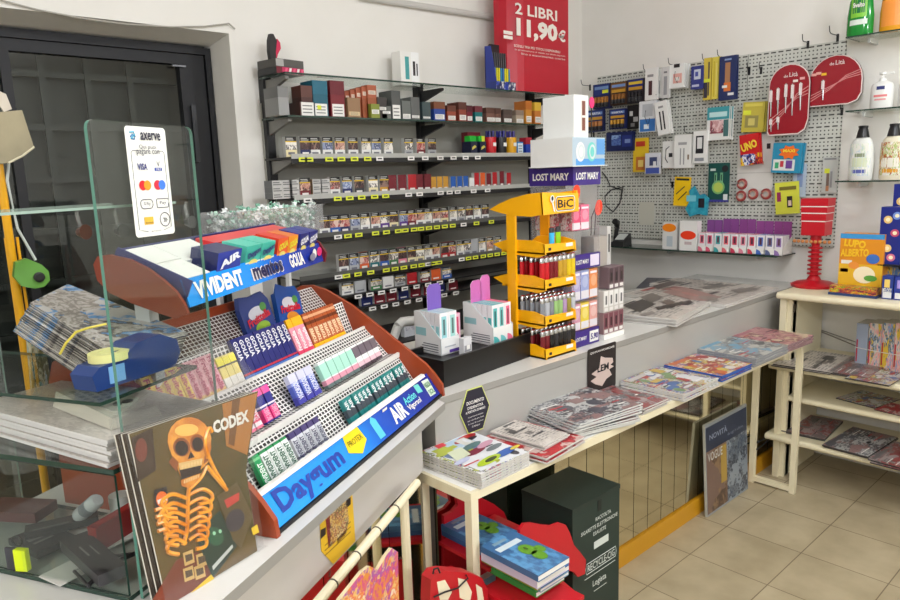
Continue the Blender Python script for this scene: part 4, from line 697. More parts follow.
# ------------------------------------------------------------------ children's book display under the table
t = thing('book_rack', 'red wavy-edged cardboard rack holding picture books under the table', 'book rack', (0,0,0))
RC = M(192, 18, 34, .4, name='red_card')
def wavy(pts_px, Y, d=.012): 
    q = [ony(x, y, Y) for x, y in pts_px]; MB().slab([(p.x, p.y, p.z) for p in q], (0, d, 0), RC).build('side_panel', t)
wavy([(520,580),(520,530),(524,524),(532,523),(542,525),(552,526),(560,523),(566,525),(570,533),(574,545),(580,552),(586,560),(585,574),(578,577),(574,572),(566,570),(562,580),(574,590),(584,602),(584,640),(520,640)], 1.246, .01)
wavy([(444,640),(444,516),(452,512),(458,505),(456,496),(468,494),(482,498),(494,504),(504,512),(510,526),(508,545),(500,560),(500,640)], 1.484)
MB().box(1.2, 1.37, 1.02, 1.235, .493, .503, RC).build('rack_shelf', t); MB().box(1.26, 1.50, 1.26, 1.47, .515, .526, RC).build('rack_shelf', t); MB().box(1.25, 1.262, 1.05, 1.42, 0, .470, RC).build('rack_side', t)
BLU = art([(70,120,170),(90,150,196),(60,104,150)],4,2.); 
def book(name, lab, c, z0, th, cov, edge, deco=None, grp=None):
    ct, a, w_, d_ = frame_px(c, z0+th); m = MB().box(-w_/2,w_/2,-d_/2,d_/2,0,th, PAPER, top=cov, bottom=cov, left=edge, back=edge).box(-w_/2,w_/2,-d_/2-.0006,-d_/2,.0,.0025,edge).box(-w_/2,w_/2,-d_/2-.0006,-d_/2,th-.0025,th,edge)
    if deco: deco(m, w_, d_, th)
    return tag(m.build(name, loc=(ct.x, ct.y, z0), rot=a), lab, 'book', grp)
GRN = M(96,150,40,.4)
def dino(m, w_, d_, th):
    disc2 = lambda x, y, rx, ry, k, c: m.poly([(x*w_+rx*w_*math.cos(.3927*a), y*d_+ry*d_*math.sin(.3927*a), th+.0005*k) for a in range(16)], c)
    disc2(.1,.0,.18,.14,2,GRN); disc2(.12,-.2,.15,.12,2,GRN); disc2(.33,-.1,.1,.09,2,GRN); disc2(.1,.03,.04,.04,3,M(60,90,30,.4)); m.box(-.4*w_,.3*w_,.2*d_,.3*d_,th,th+.0006,M(200,214,220,.4)); m.box(-.3*w_,.1*w_,.36*d_,.42*d_,th,th+.0006,M(120,150,170,.4))
zb = .62
BK = [('white and violet illustrated picture book, second from the top of the right pile', .030, (226,224,232), (200,196,220)), ('blue edged picture book in the middle of the right pile', .018, (60,120,180), (50,100,160)), ('olive green edged picture book in the right pile', .016, (150,160,60), (140,150,50)), ('pale blue picture book low in the right pile', .012, (150,190,210), (130,170,190)), ('bright green edged picture book at the bottom of the right pile', .018, (70,170,80), (60,150,70))]
cR = ((486,546),(514,530),(564,560),(536,577))
z = zb; book('picture_book', 'blue dinosaur picture book on top of the right pile', ((484,545),(515,528),(566,559),(535,577)), z-.018, .018, BLU, M(60,104,150,.4), dino); z -= .018
for n, (lab, th, cv, eg) in enumerate(BK):
    z -= th; k = (n+1)*3.2; c = [(x + (n % 2)*4 - 2, y + k) for x, y in cR]; book('picture_book', lab, c, z, th-.001, M(*cv,.4), M(*eg,.4))
book('picture_book', 'blue dinosaur picture book on the left pile behind the table leg', ((445,523),(474,508),(514,533),(484,549)), .545, .018, BLU, M(60,104,150,.4), dino)
book('picture_book', 'second blue book on the left pile under the dinosaur cover', ((445,529),(474,514),(514,539),(484,555)), .528, .016, M(80,130,180,.4), M(50,90,140,.4))
for n, (x0, lab) in enumerate(((1.335, 'pale blue picture book standing behind the left table legs'),)):
    tag(MB().box(-.07,.07,-.012,.012,0,.19,M(120,176,206,.4), right=PAPER, top=PAPER).box(-.05,.03,-.0126,-.012,.09,.14,M(80,120,150,.4)).build('picture_book', loc=(1.345,1.40,.20)), lab, 'book')
# colourful jigsaw display and red bag at the foot of the angled counter
t = thing('puzzle_board', 'brightly printed wavy cardboard figure sheet at the foot of the angled counter', 'display card', P0, AR)
q = [onv(x, y, -.10) for x, y in ((338,640),(340,600),(352,585),(362,572),(370,566),(378,570),(386,556),(392,548),(398,552),(399,600),(399,640))]
MB().slab([LA(p) for p in q], (0,.008,0), art([(226,150,40),(216,90,130),(170,90,170),(236,200,120),(230,120,60),(240,220,190)],12,5), M(220,200,160,.5)).build('printed_sheet', t)
t = thing('toy_bag', 'red toy bag with cream stripes and black wire handles by the table legs', 'bag', (0,0,0))
tb_ = [ony(x, y, 1.20) for x, y in ((430,600),(431,580),(436,573),(446,571),(470,573),(482,578),(488,590),(489,605),(489,660),(430,660))]
MB().slab([q for q in tb_][::-1], (0,.035,0), M(186,24,34,.4)).build('bag_body', t, bevel=.004)
for pp in (((437,582),(445,580),(452,592),(448,600),(440,600)),((458,578),(466,580),(472,592),(470,602),(460,598)),((476,584),(482,588),(484,600),(478,602))):
    MB().slab([ony(x, y, 1.199) for x, y in pp][::-1], (0,.0008,0), M(232,220,190,.4)).build('stripe', t)
MB().tube([ony(x, y, 1.195) for x, y in ((434,597),(445,592),(458,588),(468,578),(466,575))], .0022, BLACK, 6).tube([ony(x, y, 1.195) for x, y in ((433,574),(434,569),(438,568),(440,573))], .0022, BLACK, 6).build('handle', t)
# ------------------------------------------------------------------ things on the cream unit
uz = .976
q = onz(811, 287, uz)
t = thing('toy_hammer', 'giant red squeaky toy hammer standing on its flared base', 'toy hammer', (q.x+.03, q.y, uz), -math.pi/2)
MB().lathe([(.105,0),(.108,.012),(.085,.024),(.035,.034),(.026,.05)], RED, 24).build('base', t, smooth=True)
pr = [(.026,.05)]
for k in range(7): z = .06+.022*k; pr += [(.019,z),(.034,z+.004),(.034,z+.009),(.019,z+.013)]
pr += [(.019,.215),(.026,.225),(.026,.27)]
MB().lathe(pr, RED, 20).build('handle', t)
m = MB(); 
for k, (z0, z1) in enumerate(((.265,.335),(.338,.375),(.378,.408),(.411,.45))): w_ = .056+.003*k; m.box(-w_, w_, -.05, .05, z0, z1, RED)
m.build('head', t, bevel=.008)
MB().box(-.057,.057,-.051,.051,.334,.339,WHITE).box(-.06,.06,-.051,.051,.374,.379,WHITE).box(-.063,.063,-.051,.051,.407,.412,WHITE).build('white_band', t)
bd = thing('bead_string', 'string of orange wooden beads around the handle of the red hammer', 'beads', (q.x+.02, q.y, uz+.235), -math.pi/2)
for k in range(9):
    m = MB().lathe([(.001,-.009),(.007,-.006),(.009,0),(.007,.006),(.001,.009)], M(200,130,70,.4), 10); m.build('bead', bd, loc=(-.085+.021*k, -.04-.012*math.sin(k*.35), .0))
def ub(name, lab, cat, px0, py0, px1, py1, X, z0, d, base, bands=(), extra=None, rz=0):
    o = tiny(name, lab, cat, px0, py0, px1, py1, X, z0, d, base, bands, extra); o.rotation_euler.z += rz; return o
def lupo(m, W2, h):
    m.text('LUPO', M(250,200,40,.4), (-W2*.3,-.003,h*.84), (1,0,-.1), (.1,0,1), h*.13, W2*1.0, .05).text('ALBERTO', M(250,200,40,.4), (-W2*.3,-.003,h*.69), (1,0,.05), Z_, h*.13, W2*1.3, .04)
    disc(m, W2*.2, -.002, h*.33, W2*.5, h*.14, M(250,236,200,.5)); disc(m, -W2*.3, -.0025, h*.48, W2*.25, h*.06, M(240,150,60,.5)); disc(m, W2*.55, -.0025, h*.6, W2*.3, h*.08, M(60,110,190,.5)); disc(m, W2*.5, -.003, h*.28, W2*.3, h*.05, M(90,160,60,.5))
ub('sweets_box', 'orange and yellow comic sweets box with big yellow letters', 'sweets box', 839,234,883,292, 3.66, uz, .08, (228,146,30), [(.0,1,.92,1,(60,150,210)),(.0,1,0,.5,(236,184,40)),(.05,.3,.5,.56,(236,230,220)),(.04,.22,.36,.42,(190,40,60))], lupo)
t = thing('sweets_tray', 'heap of red and green wrapped sweets in front of the orange box', 'sweets', (0,0,0))
q = onz(858, 294, uz); q.x = 3.585; MB().box(-.1,.1,0,.06,0,.045, art([(200,30,40),(240,200,40),(60,150,50),(230,110,40),(120,30,60)],15,5)).build('printed_pack', t, loc=(q.x, q.y, uz), rot=-math.pi/2, bevel=.006)
MB().box(-.104,.104,-.004,.064,0,.012, M(40,60,110,.4)).build('pack_base', t, loc=(q.x, q.y, uz), rot=-math.pi/2)
BL_ = M(28,42,130,.3)
def rounds(m, W2, h):
    for k, (x, z, c) in enumerate(((-.3,.78,(236,200,120)),(.4,.55,(200,80,110)),(-.2,.28,(240,210,130)),(.5,.85,(120,150,220)),(.2,.12,(220,120,150)))): disc(m, x*W2, -.0015, z*h, W2*.4, W2*.4, M(*c,.3)); disc(m, x*W2, -.002, z*h, W2*.2, W2*.2, M(250,240,200,.3))
sk = MB().box(3.66, 3.96, .35, 1.05, 1.118, 1.126, SBLK); tag(sk.build('display_shelf'), 'small black shelf between the blue sweet packs at the picture edge', 'shelf')
tag(MB().box(3.94, 3.985, .4, .44, .976, 1.118, SBLK).build('shelf_post'), 'black upright holding the small black shelf of blue packs', 'post')
ub('sweets_pack', 'tall blue pack with golden rounds on the small black shelf', 'sweets pack', 880,207,902,249, 3.68, 1.1265, .07, BL_, (), rounds)
ub('sweets_pack', 'blue pack peeping above the tall one on the small black shelf', 'sweets pack', 892,184,915,246, 3.78, 1.1265, .06, BL_, (), rounds)
ub('sweets_pack', 'dark blue round-printed pack under the small black shelf', 'sweets pack', 885,252,910,290, 3.74, uz, .06, art([(30,40,110),(40,44,60),(220,190,60),(90,130,180)],21,3))
ub('sweets_pack', 'blue and white flowered sweets pack at the front of the cream unit', 'sweets pack', 882,276,893,298, 3.60, uz, .05, (36,60,140), [(.1,.9,.05,.3,(230,230,230)),(.2,.7,.5,.85,(240,210,110))], lambda m, W2, h: m.text('MELODY', WHITE, (0,-.002,h*.38), X_, Z_, h*.2, W2*1.7, .03))
ub('sweets_pack', 'second blue flowered pack, cut by the frame edge on the cream unit', 'sweets pack', 894,277,908,300, 3.60, uz, .05, (40,60,150), [(.1,.9,.05,.3,(230,230,230)),(.2,.7,.5,.85,(170,150,220))])
sz = .613
def smag(lab, c, z, pal, seed, n=1, th=.006, film=True, deco=6, grp=None):
    os_ = mags('shelf_magazine', lab, 'magazine', c, z, n, th, pal, seed, deco, 3., .01, grp, M(70,66,64,.5), sh=(.045, 0)); return os_
smag('pale newspaper lying at the near end of the second cream shelf', ((777,366),(800,346),(848,362),(820,374)), sz, 'news', 41, 2, .006, grp='newspapers on the second cream shelf')
smag('dull pink and grey magazine on the second cream shelf', ((822,373),(850,357),(886,364),(866,380)), sz, 'dull', 44, 2, .006, grp='dull pink magazines on the second cream shelf')
smag('yellow and grey magazine below the tied comic bundle', ((848,379),(868,366),(900,378),(880,388)), sz, 'mix', 47, 2, .005, grp='yellow grey magazines on the second cream shelf')
t = thing('comic_bundle', 'bundle of comic volumes tied with string, standing on the second cream shelf', 'comic bundle', (0,0,0))
for n, (x0, x1, col, sd, nm) in enumerate(((855.5,867.5,(150,160,176),0,'pale spine'),(867.8,881,None,51,'cover'),(881,894,None,54,'cover'),(894,907,None,57,'cover'))):
    X = 3.72; ya, yb = onx(x0, 345, X).y, onx(x1, 345, X).y; zt_ = onx((x0+x1)/2, 323, X).z
    f = M(*col,.4) if col else art([(110,160,200),(226,150,140),(200,200,190),(40,90,130),(214,180,60)], sd, 2.6)
    MB().box(-(ya-yb)/2+.001,(ya-yb)/2-.001,0,.13,0,zt_-sz-.002,M(206,204,196,.5), front=f).box(-(ya-yb)/2+.004,-(ya-yb)/2+.010,-.0006,0,.02,.13,M(170,40,50,.4)).build('comic_volume', t, loc=(X,(ya+yb)/2,sz), rot=-math.pi/2)
ya, yb = onx(855, 350, 3.72).y, onx(908, 350, 3.72).y
MB().tube([(3.717,ya+.002,sz+.09),(3.716,(ya+yb)/2,sz+.083),(3.717,yb,sz+.08)], .002, M(220,216,206,.6), 5).build('string', t)
mz = .439
smag('yellow and purple magazine lying askew on the short middle shelf', ((836,399),(862,391),(893,402),(868,411)), mz, 'mix', 61, 1, .005)
smag('red and white leaflet overhanging the short middle shelf', ((872,411),(890,404),(915,412),(900,420)), mz, 'red', 64, 1, .003)
lz = .236
smag('film-wrapped magazine with shiny creases at the end of the low cream shelf', ((774,432),(798,413),(838,424),(822,441)), lz, 'dull', 71, 2, .008, grp='wrapped magazines at the end of the low shelf')
smag('grey and orange magazine in the middle of the low cream shelf', ((817,447),(852,428),(893,440),(866,459)), lz, 'grey', 74, 2, .008, grp='grey and orange magazines on the low shelf')
smag('violet grey magazine on the low cream shelf at the picture edge', ((868,460),(896,442),(930,455),(905,475)), lz, 'dull', 77, 2, .008, grp='violet grey magazines on the low shelf')
# ================================================================== on the straight counter
cz = TOPZ + .001
t = thing('black_tray', 'long black tray raising the two vape cartons on the counter', 'tray', (1.385, 1.56, cz), .10)
TB = M(9, 9, 11, .4)
MB().box(0,.50,0,.012,0,.085,TB).box(0,.012,.012,.19,0,.085,TB).box(.488,.5,.012,.19,0,.085,TB).box(.012,.488,.178,.19,0,.085,TB).box(.012,.488,.012,.178,.055,.066,TB).build('tray_body', t, bevel=.002)
trz = cz + .067
VP = M(234,232,234,.35)
def vcarton(lab, loc, rot, w_, d_, hb, hf, cols, rows, back, quarter, nmk):
    t = thing('vape_carton', lab, 'display carton', loc, rot); wh = M(232,232,230,.4)
    m = MB().box(-w_/2,w_/2,0,d_,0,.004,wh).box(-w_/2,w_/2,0,.002,0,hf,wh)
    for s in (-1, 1):
        x = s*w_/2; m.slab([(x,0,0),(x,d_,0),(x,d_,hb),(x,d_*.75,hb),(x,0,hf)], (-s*.002,0,0), wh, M(206,222,222,.4) if s < 0 else wh)
    m.box(-w_/2,w_/2,d_-.002,d_,0,hb,wh)
    for k in range(4): m.box(-w_/2-.0008,-w_/2,d_*.1,d_*(.85-.06*k),.008+.008*k,.0105+.008*k,M(70,74,80,.5))
    m.box(-w_/2-.0006,-w_/2,d_*.55,d_*.95,hf*1.05,hb*.62,M(150,196,200,.4))
    m.build('carton_tray', t)
    if quarter: 
        f = MB()
        for i, cc in enumerate(cols): 
            x = -w_/2 + w_*(i)/len(cols); f.poly([(x+.004+.03*math.cos(a*.2618), -.0006, .002+.03*math.sin(a*.2618)) for a in range(7)] + [(x+.004,-.0006,.002)], M(*cc,.4))
        f.build('print', t)
    else: MB().box(-w_*.05,w_*.48,-.0008,0,.004,.014,M(90,60,150,.4)).box(-w_*.3,w_*.3,-.0008,0,.024,.028,M(180,184,190,.4)).build('print', t)
    for x0, x1, z1, cc in back:
        yb_ = .006+(rows-2)*.0245+.0226; MB().slab([(x0,yb_,.01),(x1,yb_,.01),(x1,yb_,z1-.012),(x1-.01,yb_,z1),(x0+.012,yb_,z1),(x0,yb_,z1-.012)], (0,.0012,0), M(*cc,.35), WHITE).build('back_card', t)
    n = len(cols); pw = (w_-.006)/n
    for r in range(rows):
        for i, cc in enumerate(cols):
            x = -w_/2+.003+pw*(i+.5); bx = MB().box(-pw/2+.0008,pw/2-.0008,0,.022,0,.134,VP,top=M(*[min(255,int(v*.5+100)) for v in cc],.4) if not quarter else M(*cc,.4))
            bx.box(-pw*.28,pw*.28,-.0007,0,.05,.122,M(*cc,.35)).box(-pw*.12,pw*.1,-.0011,-.0007,.06,.112,M(*[int(v*.55) for v in cc],.35)).box(-pw/2-.0003,-pw/2+.0008,.004,.018,.03,.09,M(*cc,.4))
            M4 = Matrix.Translation(loc) @ Matrix.Rotation(rot, 4, 'Z')
            p = M4 @ Vector((x, .006 + r*.0245, .005))
            o = bx.build('vape_box', loc=p, rot=rot)
            tag(o, f"{nmk[i]} vape box, {('front','second','third','fourth','fifth')[r]} row {'beside the near wall' if i == 0 else 'beside the far wall' if i == n-1 else 'mid row'} of the {lab.split(' carton')[0]} carton", 'vape box', 'vape boxes on the black tray')
vcarton('white purple-carded carton of vapes on the black tray', onz(441, 356, trz)+Vector((.0425,0,0)), .04, .085, .125, .136, .055, [(150,205,210),(160,210,205)], 4, [(-.024,.040,.225,(120,90,180))], False, ('pale teal','mint'))
vcarton('white pink-carded carton of vapes on the black tray', onz(493, 346, trz)+Vector((.052,0,0)), .04, .105, .14, .140, .062, [(80,176,176),(110,190,190),(230,110,140)], 5, [(-.05,.005,.215,(206,110,180)),(-.0,.05,.228,(214,120,190))], True, ('teal','pale green','pink'))
o = MB().box(-.02,.02,0,.02,0,.055,M(210,210,212,.4)).box(-.016,.016,-.0008,0,.01,.03,M(150,150,154,.4)).box(-.006,.01,-.0012,-.0008,.016,.03,WHITE).build('card_box', loc=onz(468, 354, trz), rot=.1); tag(o, 'small grey printed box between the two vape cartons on the tray', 'box')
o = MB().box(-.024,.024,0,.03,0,.112,M(236,190,206,.4),top=M(226,120,160,.4)).box(-.015,.015,-.0007,0,.03,.10,M(214,70,110,.4)).build('vape_box', loc=onz(462, 350, trz)+Vector((.03,.06,0)), rot=.1); tag(o, 'single pink vape box behind the purple-carded carton', 'vape box')
# ------------------------------------------------------------------ yellow lighter stand
bx, by, bw, bd_ = 1.84, 1.535, .170, .20
t = thing('lighter_stand', 'tall yellow lighter stand with four trays and a fin-shaped header', 'lighter stand', (bx, by, cz), 0)
YEL_SHADE = M(238, 158, 10, .32, name='yellow_plastic')  # stand's yellow, darkened to carry the shade on the far post
def tray(z, nm, front=True):
    m = MB(); m.box(0,bw,0,bd_,z,z+.006,YELLOW)
    m.slab([(0,0,z),(bw,0,z-.0),(bw,0,z+.03),(0,0,z+.036)], (0,.005,0), YELLOW)                       # front lip
    for x in (0, bw-.005): m.slab([(x,-.004,z+.0),(x,.03,z-.012 if z > .01 else z),(x,.09,z-.009 if z > .01 else z),(x,bd_*.85,z-.004 if z > .01 else z),(x,bd_+.045*(x == 0),z+.026),(x,bd_*.85,z+.046),(x,.05,z+.047),(x,0,z+.036)], (.005,0,0), YELLOW)
    m.box(bw*.12,bw*.2,-.0012,0,z+.012,z+.022,M(40,40,40,.4)).box(bw*.68,bw*.9,-.0012,0,z+.018,z+.03,WHITE)
    return m.build(nm, t)
TRZ = (.0, .118, .245, .368)
for z in TRZ: tray(z, 'tray')
for x, c in ((-.010, YELLOW), (bw+.002, YEL_SHADE)): MB().slab([(x,.125,.0),(x,.165,.0),(x,.165,.55),(x,.125,.55)], (.010,0,0), c).build('post', t)
m = MB(); hz = .503
fin = [(-.006,hz+.002),(.05,hz-.006),(.13,hz-.004),(.19,hz+.004),(.245,hz+.016),(.20,hz+.036),(.14,hz+.056),(.06,hz+.071),(0,hz+.076)]
for x in (-.012, bw+.004): m.slab([(x,y,z) for y, z in fin], (.008,0,0), YELLOW)
m.slab([(-.012,-.006,hz),(bw+.012,-.006,hz+.004),(bw+.012,-.004,hz+.066),(-.012,0,hz+.076)], (0,.006,0), YELLOW); m.build('header', t)
def rrect(x0, x1, z0, z1, r, y, n=4):
    return [(cx+r*math.cos(a0+k*math.pi/2/n), y, cz_+r*math.sin(a0+k*math.pi/2/n)) for cx, cz_, a0 in ((x1-r,z1-r,0),(x0+r,z1-r,math.pi/2),(x0+r,z0+r,math.pi),(x1-r,z0+r,1.5*math.pi)) for k in range(n+1)]
fl_ = lambda ps: list(reversed(ps))
m = MB().poly(fl_(rrect(bw*.30,bw*.93,hz+.008,hz+.06,.012,-.0075)), WHITE).poly(fl_(rrect(bw*.32,bw*.91,hz+.011,hz+.057,.01,-.008)), BLACK).poly(fl_(rrect(bw*.335,bw*.895,hz+.0135,hz+.0545,.008,-.0085)), YELLOW)
m.text('BiC', BLACK, (bw*.61,-.0088,hz+.034), X_, Z_, .028, .085, .02)
m.poly(fl_([(bw*.2+.011*math.cos(.5236*a),-.0078,hz+.052+.013*math.sin(.5236*a)) for a in range(12)]), WHITE).poly(fl_([(bw*.2+.006*math.cos(.5236*a),-.0084,hz+.054+.008*math.sin(.5236*a)) for a in range(12)]), BLACK).poly(fl_([(bw*.18,-.0078,hz+.044),(bw*.23,-.0078,hz+.04),(bw*.29,-.0078,hz+.006),(bw*.24,-.0078,hz+.012)]), WHITE).build('lettering', t)
LC = {'sky blue':(60,180,230),'lime green':(150,210,30),'red':(190,26,36),'dark red':(120,20,30),'yellow':(220,190,30),'gold':(190,150,40),'olive':(150,140,60),'pale green':(150,190,120),'grey':(130,134,140),'silver':(180,184,190),'lilac':(170,140,180),'black':(28,28,30),'charcoal':(44,44,48),'maroon':(110,24,34)}
_lt = {}
def lighter(col, x, y, z, lab, h=.062):
    k = (col, h)
    if k not in _lt:
        m = MB().lathe([(.0105,0),(.012,.004),(.012,h)], M(*LC[col],.25), 12, sy=.65).lathe([(.0115,h),(.0115,h+.014),(.009,h+.018)], CHROME if col not in ('sky blue','lime green') else M(40,40,44,.4), 12, sy=.65).box(-.004,.008,-.003,.003,h+.014,h+.02,M(200,40,40,.4) if col != 'lime green' else BLACK)
        _lt[k] = [m.build('lighter', smooth=True), 0]
    e = _lt[k]; o = e[0] if not e[1] else e[0].copy()
    if e[1]: COL.objects.link(o)
    e[1] = 1; o.location = (bx+x, by+y, cz+z); return tag(o, lab, 'lighter', 'lighters on the yellow stand')
lighter('sky blue', .075, .03, TRZ[3]+.007, 'sky blue lighter on the uppermost tray of the yellow stand'); lighter('lime green', .11, .03, TRZ[3]+.007, 'lime green lighter on the uppermost tray of the yellow stand')
tn = ('lowest', 'second', 'third')
for tr, cols, h in ((2, ('red','red','dark red','dark red','gold','gold','yellow','yellow'), .085), (1, ('grey','silver','grey','pale green','pale green','lilac','olive','silver'), .07), (0, ('maroon','maroon','black','charcoal','black','black','charcoal','black'), .07)):
    cnt = {}
    for r in range(3):
        for i, c in enumerate(cols):
            n = cnt[c] = cnt.get(c, 0)+1
            lighter(c, .014+.0245*i, .024+.045*r, TRZ[tr]+.007, f"{c} lighter in the {('front','middle','back')[r]} row of the {tn[tr]} tray, {ORD[i]} from the near post", h)
o = MB().box(0,.10,0,.012,0,.028,art([(200,160,40),(230,190,60),(60,50,40)],22,5)).build('price_card', loc=(bx+.05, by+.007, cz+TRZ[2]+.0065)); tag(o, 'gold printed card strip in front of the yellow lighters', 'card')
o = MB().box(.06,.185,0,.03,0,.02,M(30,30,32,.4)).build('lighter_tray', loc=(bx, by+.13, cz+TRZ[1]+.007)); tag(o, 'black plastic insert at the back of the second lighter tray', 'insert')
# ------------------------------------------------------------------ purple and clear vape display
lx, ly, lw, ld = 2.024, 1.555, .158, .20
t = thing('vape_stand', 'clear acrylic vape stand with purple printed bands at top and bottom', 'vape stand', (lx, ly, cz), 0)
MB().box(0,lw,0,ld,0,.06,PURPLE).build('base', t)
MB().box(0,.003,.0,ld,.06,.60,ACRYL).box(lw-.003,lw,0,ld,.06,.60,ACRYL).box(.003,lw-.003,ld-.003,ld,.06,.60,ACRYL).build('acrylic_case', t)
for z in (.17, .29, .43): MB().box(.004,lw-.004,.0,ld-.004,z,z+.003,ACRYL).build('shelf', t)
MB().box(-.002,lw+.002,-.002,ld+.002,.595,.66,PURPLE).build('header_band', t); MB().box(-.002,lw+.002,-.002,.012,.292,.345,PURPLE).box(-.002,.012,.012,ld,.292,.345,PURPLE).build('middle_band', t)
m = MB().text('LOST MARY', WHITE, (lw/2,-.003,.627), X_, Z_, .026, lw*.84, .03).text('LOST MARY', WHITE, (-.003,ld/2,.627), (0,-1,0), Z_, .026, ld*.84, .03).text('LOST MARY', WHITE, (lw*.32,-.003,.318), X_, Z_, .016, lw*.48, .02).text('LOST MARY', WHITE, (-.003,ld/2,.318), (0,-1,0), Z_, .02, ld*.8, .02).text('LOST MARY', WHITE, (lw*.28,-.001,.03), X_, Z_, .014, lw*.42, .02)
m.box(lw*.62,lw*.96,-.0012,0,.008,.05,WHITE).text('5.90', PURPLE, (lw*.79,-.002,.029), X_, Z_, .024, lw*.28, .03).box(lw*.62,lw*.96,-.003,-.002,.298,.34,M(220,210,230,.4)); m.build('lettering', t)
VN = [('lilac',(170,160,200)),('periwinkle',(150,160,206)),('orange',(226,140,80)),('rose',(206,150,170)),('yellow',(226,200,70)),('peach',(220,160,150)),('pink',(226,110,140)),('hot pink',(220,70,110)),('crimson',(206,60,90))]
for lev, (zz, hh, nms) in enumerate(((.062,.10,(3,4,5)),(.175,.11,(0,1,2)),(.434,.09,(7,6,8)))):
    for r in range(3):
        for i, k in enumerate(nms):
            nm, cc = VN[k]; pw = lw/3.2
            if lev == 2 and i == 2 and r == 0: continue
            m = MB().box(-pw/2,pw/2,0,.05,0,hh,M(*cc,.35), left=art([cc, tuple(int(v*.6+90) for v in cc), (230,226,230), tuple(int(v*.7) for v in cc)], k+70, 3)).box(-pw*.46,pw*.46,-.0007,0,hh*.03,hh*.3,M(220,216,220,.4)); disc(m, 0, -.0009, hh*.6, pw*.34, hh*.2, M(*[min(255,int(v*.7+70)) for v in cc],.35))
            m.box(-pw*.4,pw*.4,-.0008,0,hh*.84,hh*.92,M(236,230,236,.4))
            o = m.build('vape_pack', loc=(lx+lw*(i+.5)/3, ly+.008+r*.06, cz+zz)); tag(o, f"{nm} vape pack, {('front','middle','back')[r]} row on the {('bottom','middle','upper')[lev]} level of the clear stand", 'vape pack', 'vape packs in the clear stand')
# boxes standing on the stand
hz_ = cz + .661
t = thing('shaver_box', 'white wide box picturing two round pastel gadgets, on the purple topped stand', 'gadget box', (lx-.03, ly-.02, hz_), 0)
MB().box(0,.19,0,.19,0,.1,M(222,222,218,.4), front=M(170,188,200,.4)).box(-.006,.2,-.006,.196,0,.003,M(222,222,218,.4)).build('box_body', t)
m = MB(); 
for x, c in ((.045,(222,222,220)),(.11,(110,200,190))):
    disc(m, x, -.001, .05, .026, .034, M(*c,.4)); disc(m, x+.004, -.0015, .05, .019, .026, M(200,210,210,.4)); disc(m, x+.002, -.002, .05, .012, .018, M(*c,.4))
m.box(.14,.189,-.0008,0,.04,.095,M(90,150,206,.4)).box(.02,.189,-.0009,0,.004,.026,M(80,150,210,.4)).build('print', t)
t = thing('heater_box', 'tall white box with a bronze device picture, topmost of the boxes by the corner', 'gadget box', (lx+.03, ly+.02, hz_+.1015), 0)
MB().box(-.0,.085,0,.14,0,.148,M(224,224,220,.4)).build('box_body', t, bevel=.004); MB().box(.042,.072,-.0008,0,.02,.13,M(212,206,198,.4)).box(.047,.065,-.0014,-.0008,.025,.128,M(120,66,50,.4)).box(.047,.065,-.002,-.0014,.07,.078,M(226,220,210,.4)).build('print', t)
t = thing('heater_box', 'narrow white box standing just behind the bronze device box', 'gadget box', (lx+.118, ly+.05, hz_+.1015), 0)
MB().box(0,.014,0,.09,0,.14,M(232,230,228,.4)).build('box_body', t)
o = MB().slab([(.0+.013*math.cos(.3927*a),0,.125+.02*math.sin(.3927*a)) for a in range(16)],(0,.004,0),M(240,40,110,.4)).box(-.002,.002,.001,.004,0,.11,BLACK).box(-.01,.01,-.006,.012,0,.004,BLACK).build('pink_paddle', loc=(lx+.138, ly+.02, hz_+.1015)); tag(o, 'pink oval paddle on a black stick beside the white boxes', 'paddle')
# neon stickers and loops in front of the wall
for lab, px, py, rx, rz_, Y in (('red neon oval sticker on the stand edge nearest the yellow fin header', 575, 193, .021, .029, 1.552), ('red neon oval sticker lower on the clear tube', 597.5, 207.5, .023, .03, 1.60)):
    q = ony(px, py, Y); o = MB().slab([(rx*math.cos(.3142*a), 0, rz_*math.sin(.3142*a)) for a in range(20)], (0,.001,0), NEOR).build('price_sticker', loc=(q.x, Y-.006, q.z), rot=(0,.25,0)); tag(o, lab, 'sticker')
t = thing('vape_stack', 'block of dark and white vape boxes on a white tray, next to the newspapers', 'vape display', (2.205, 1.548, cz), 0)
MB().box(0,.135,0,.12,0,.02,WHITE).build('base', t); MB().box(0,.135,.117,.12,.02,.29,ACRYL).build('acrylic_back', t)
for lev, (z, h, c0, c1) in enumerate(((.021,.085,(120,70,80),(150,120,120)),(.107,.085,(226,224,220),(200,196,190)),(.194,.085,(80,60,66),(120,100,104)))):
    for i in range(4):
        for r in range(2):
            if lev == 2 and i == 0 and r == 0: continue
            m = MB().box(0,.032,0,.05,0,h-.001,M(*c1,.4)).box(.003,.029,-.0007,0,h*.25,h*.95,M(*c0,.4)).box(.005,.027,-.001,-.0007,.004,h*.2,M(226,222,218,.4)).box(.011,.021,-.0014,-.0007,h*.35,h*.75,M(*[int(v*.45) for v in c0],.4))
            o = m.build('vape_box', loc=(2.206+.0335*i, 1.552+r*.055, cz+z)); tag(o, f"{('dark red','white','charcoal')[lev]} vape box, {ORD[i]} in the {('bottom','middle','top')[lev]} {('front','back')[r]} row of the block by the newspapers", 'vape box', 'vape boxes in the block by the newspapers')
t = thing('straw_tube', 'clear upright tube of pale sticks beside the purple stand', 'tube', (2.245, 1.62, cz+.281), 0)
MB().box(-.05,.035,-.03,.03,0,.115,M(168,160,152,.4)).build('stick_bundle', t); MB().box(.037,.06,-.03,.03,0,.15,M(196,194,190,.3)).box(.044,.053,-.0308,-.03,.05,.12,M(40,40,42,.4)).build('device_box', t)
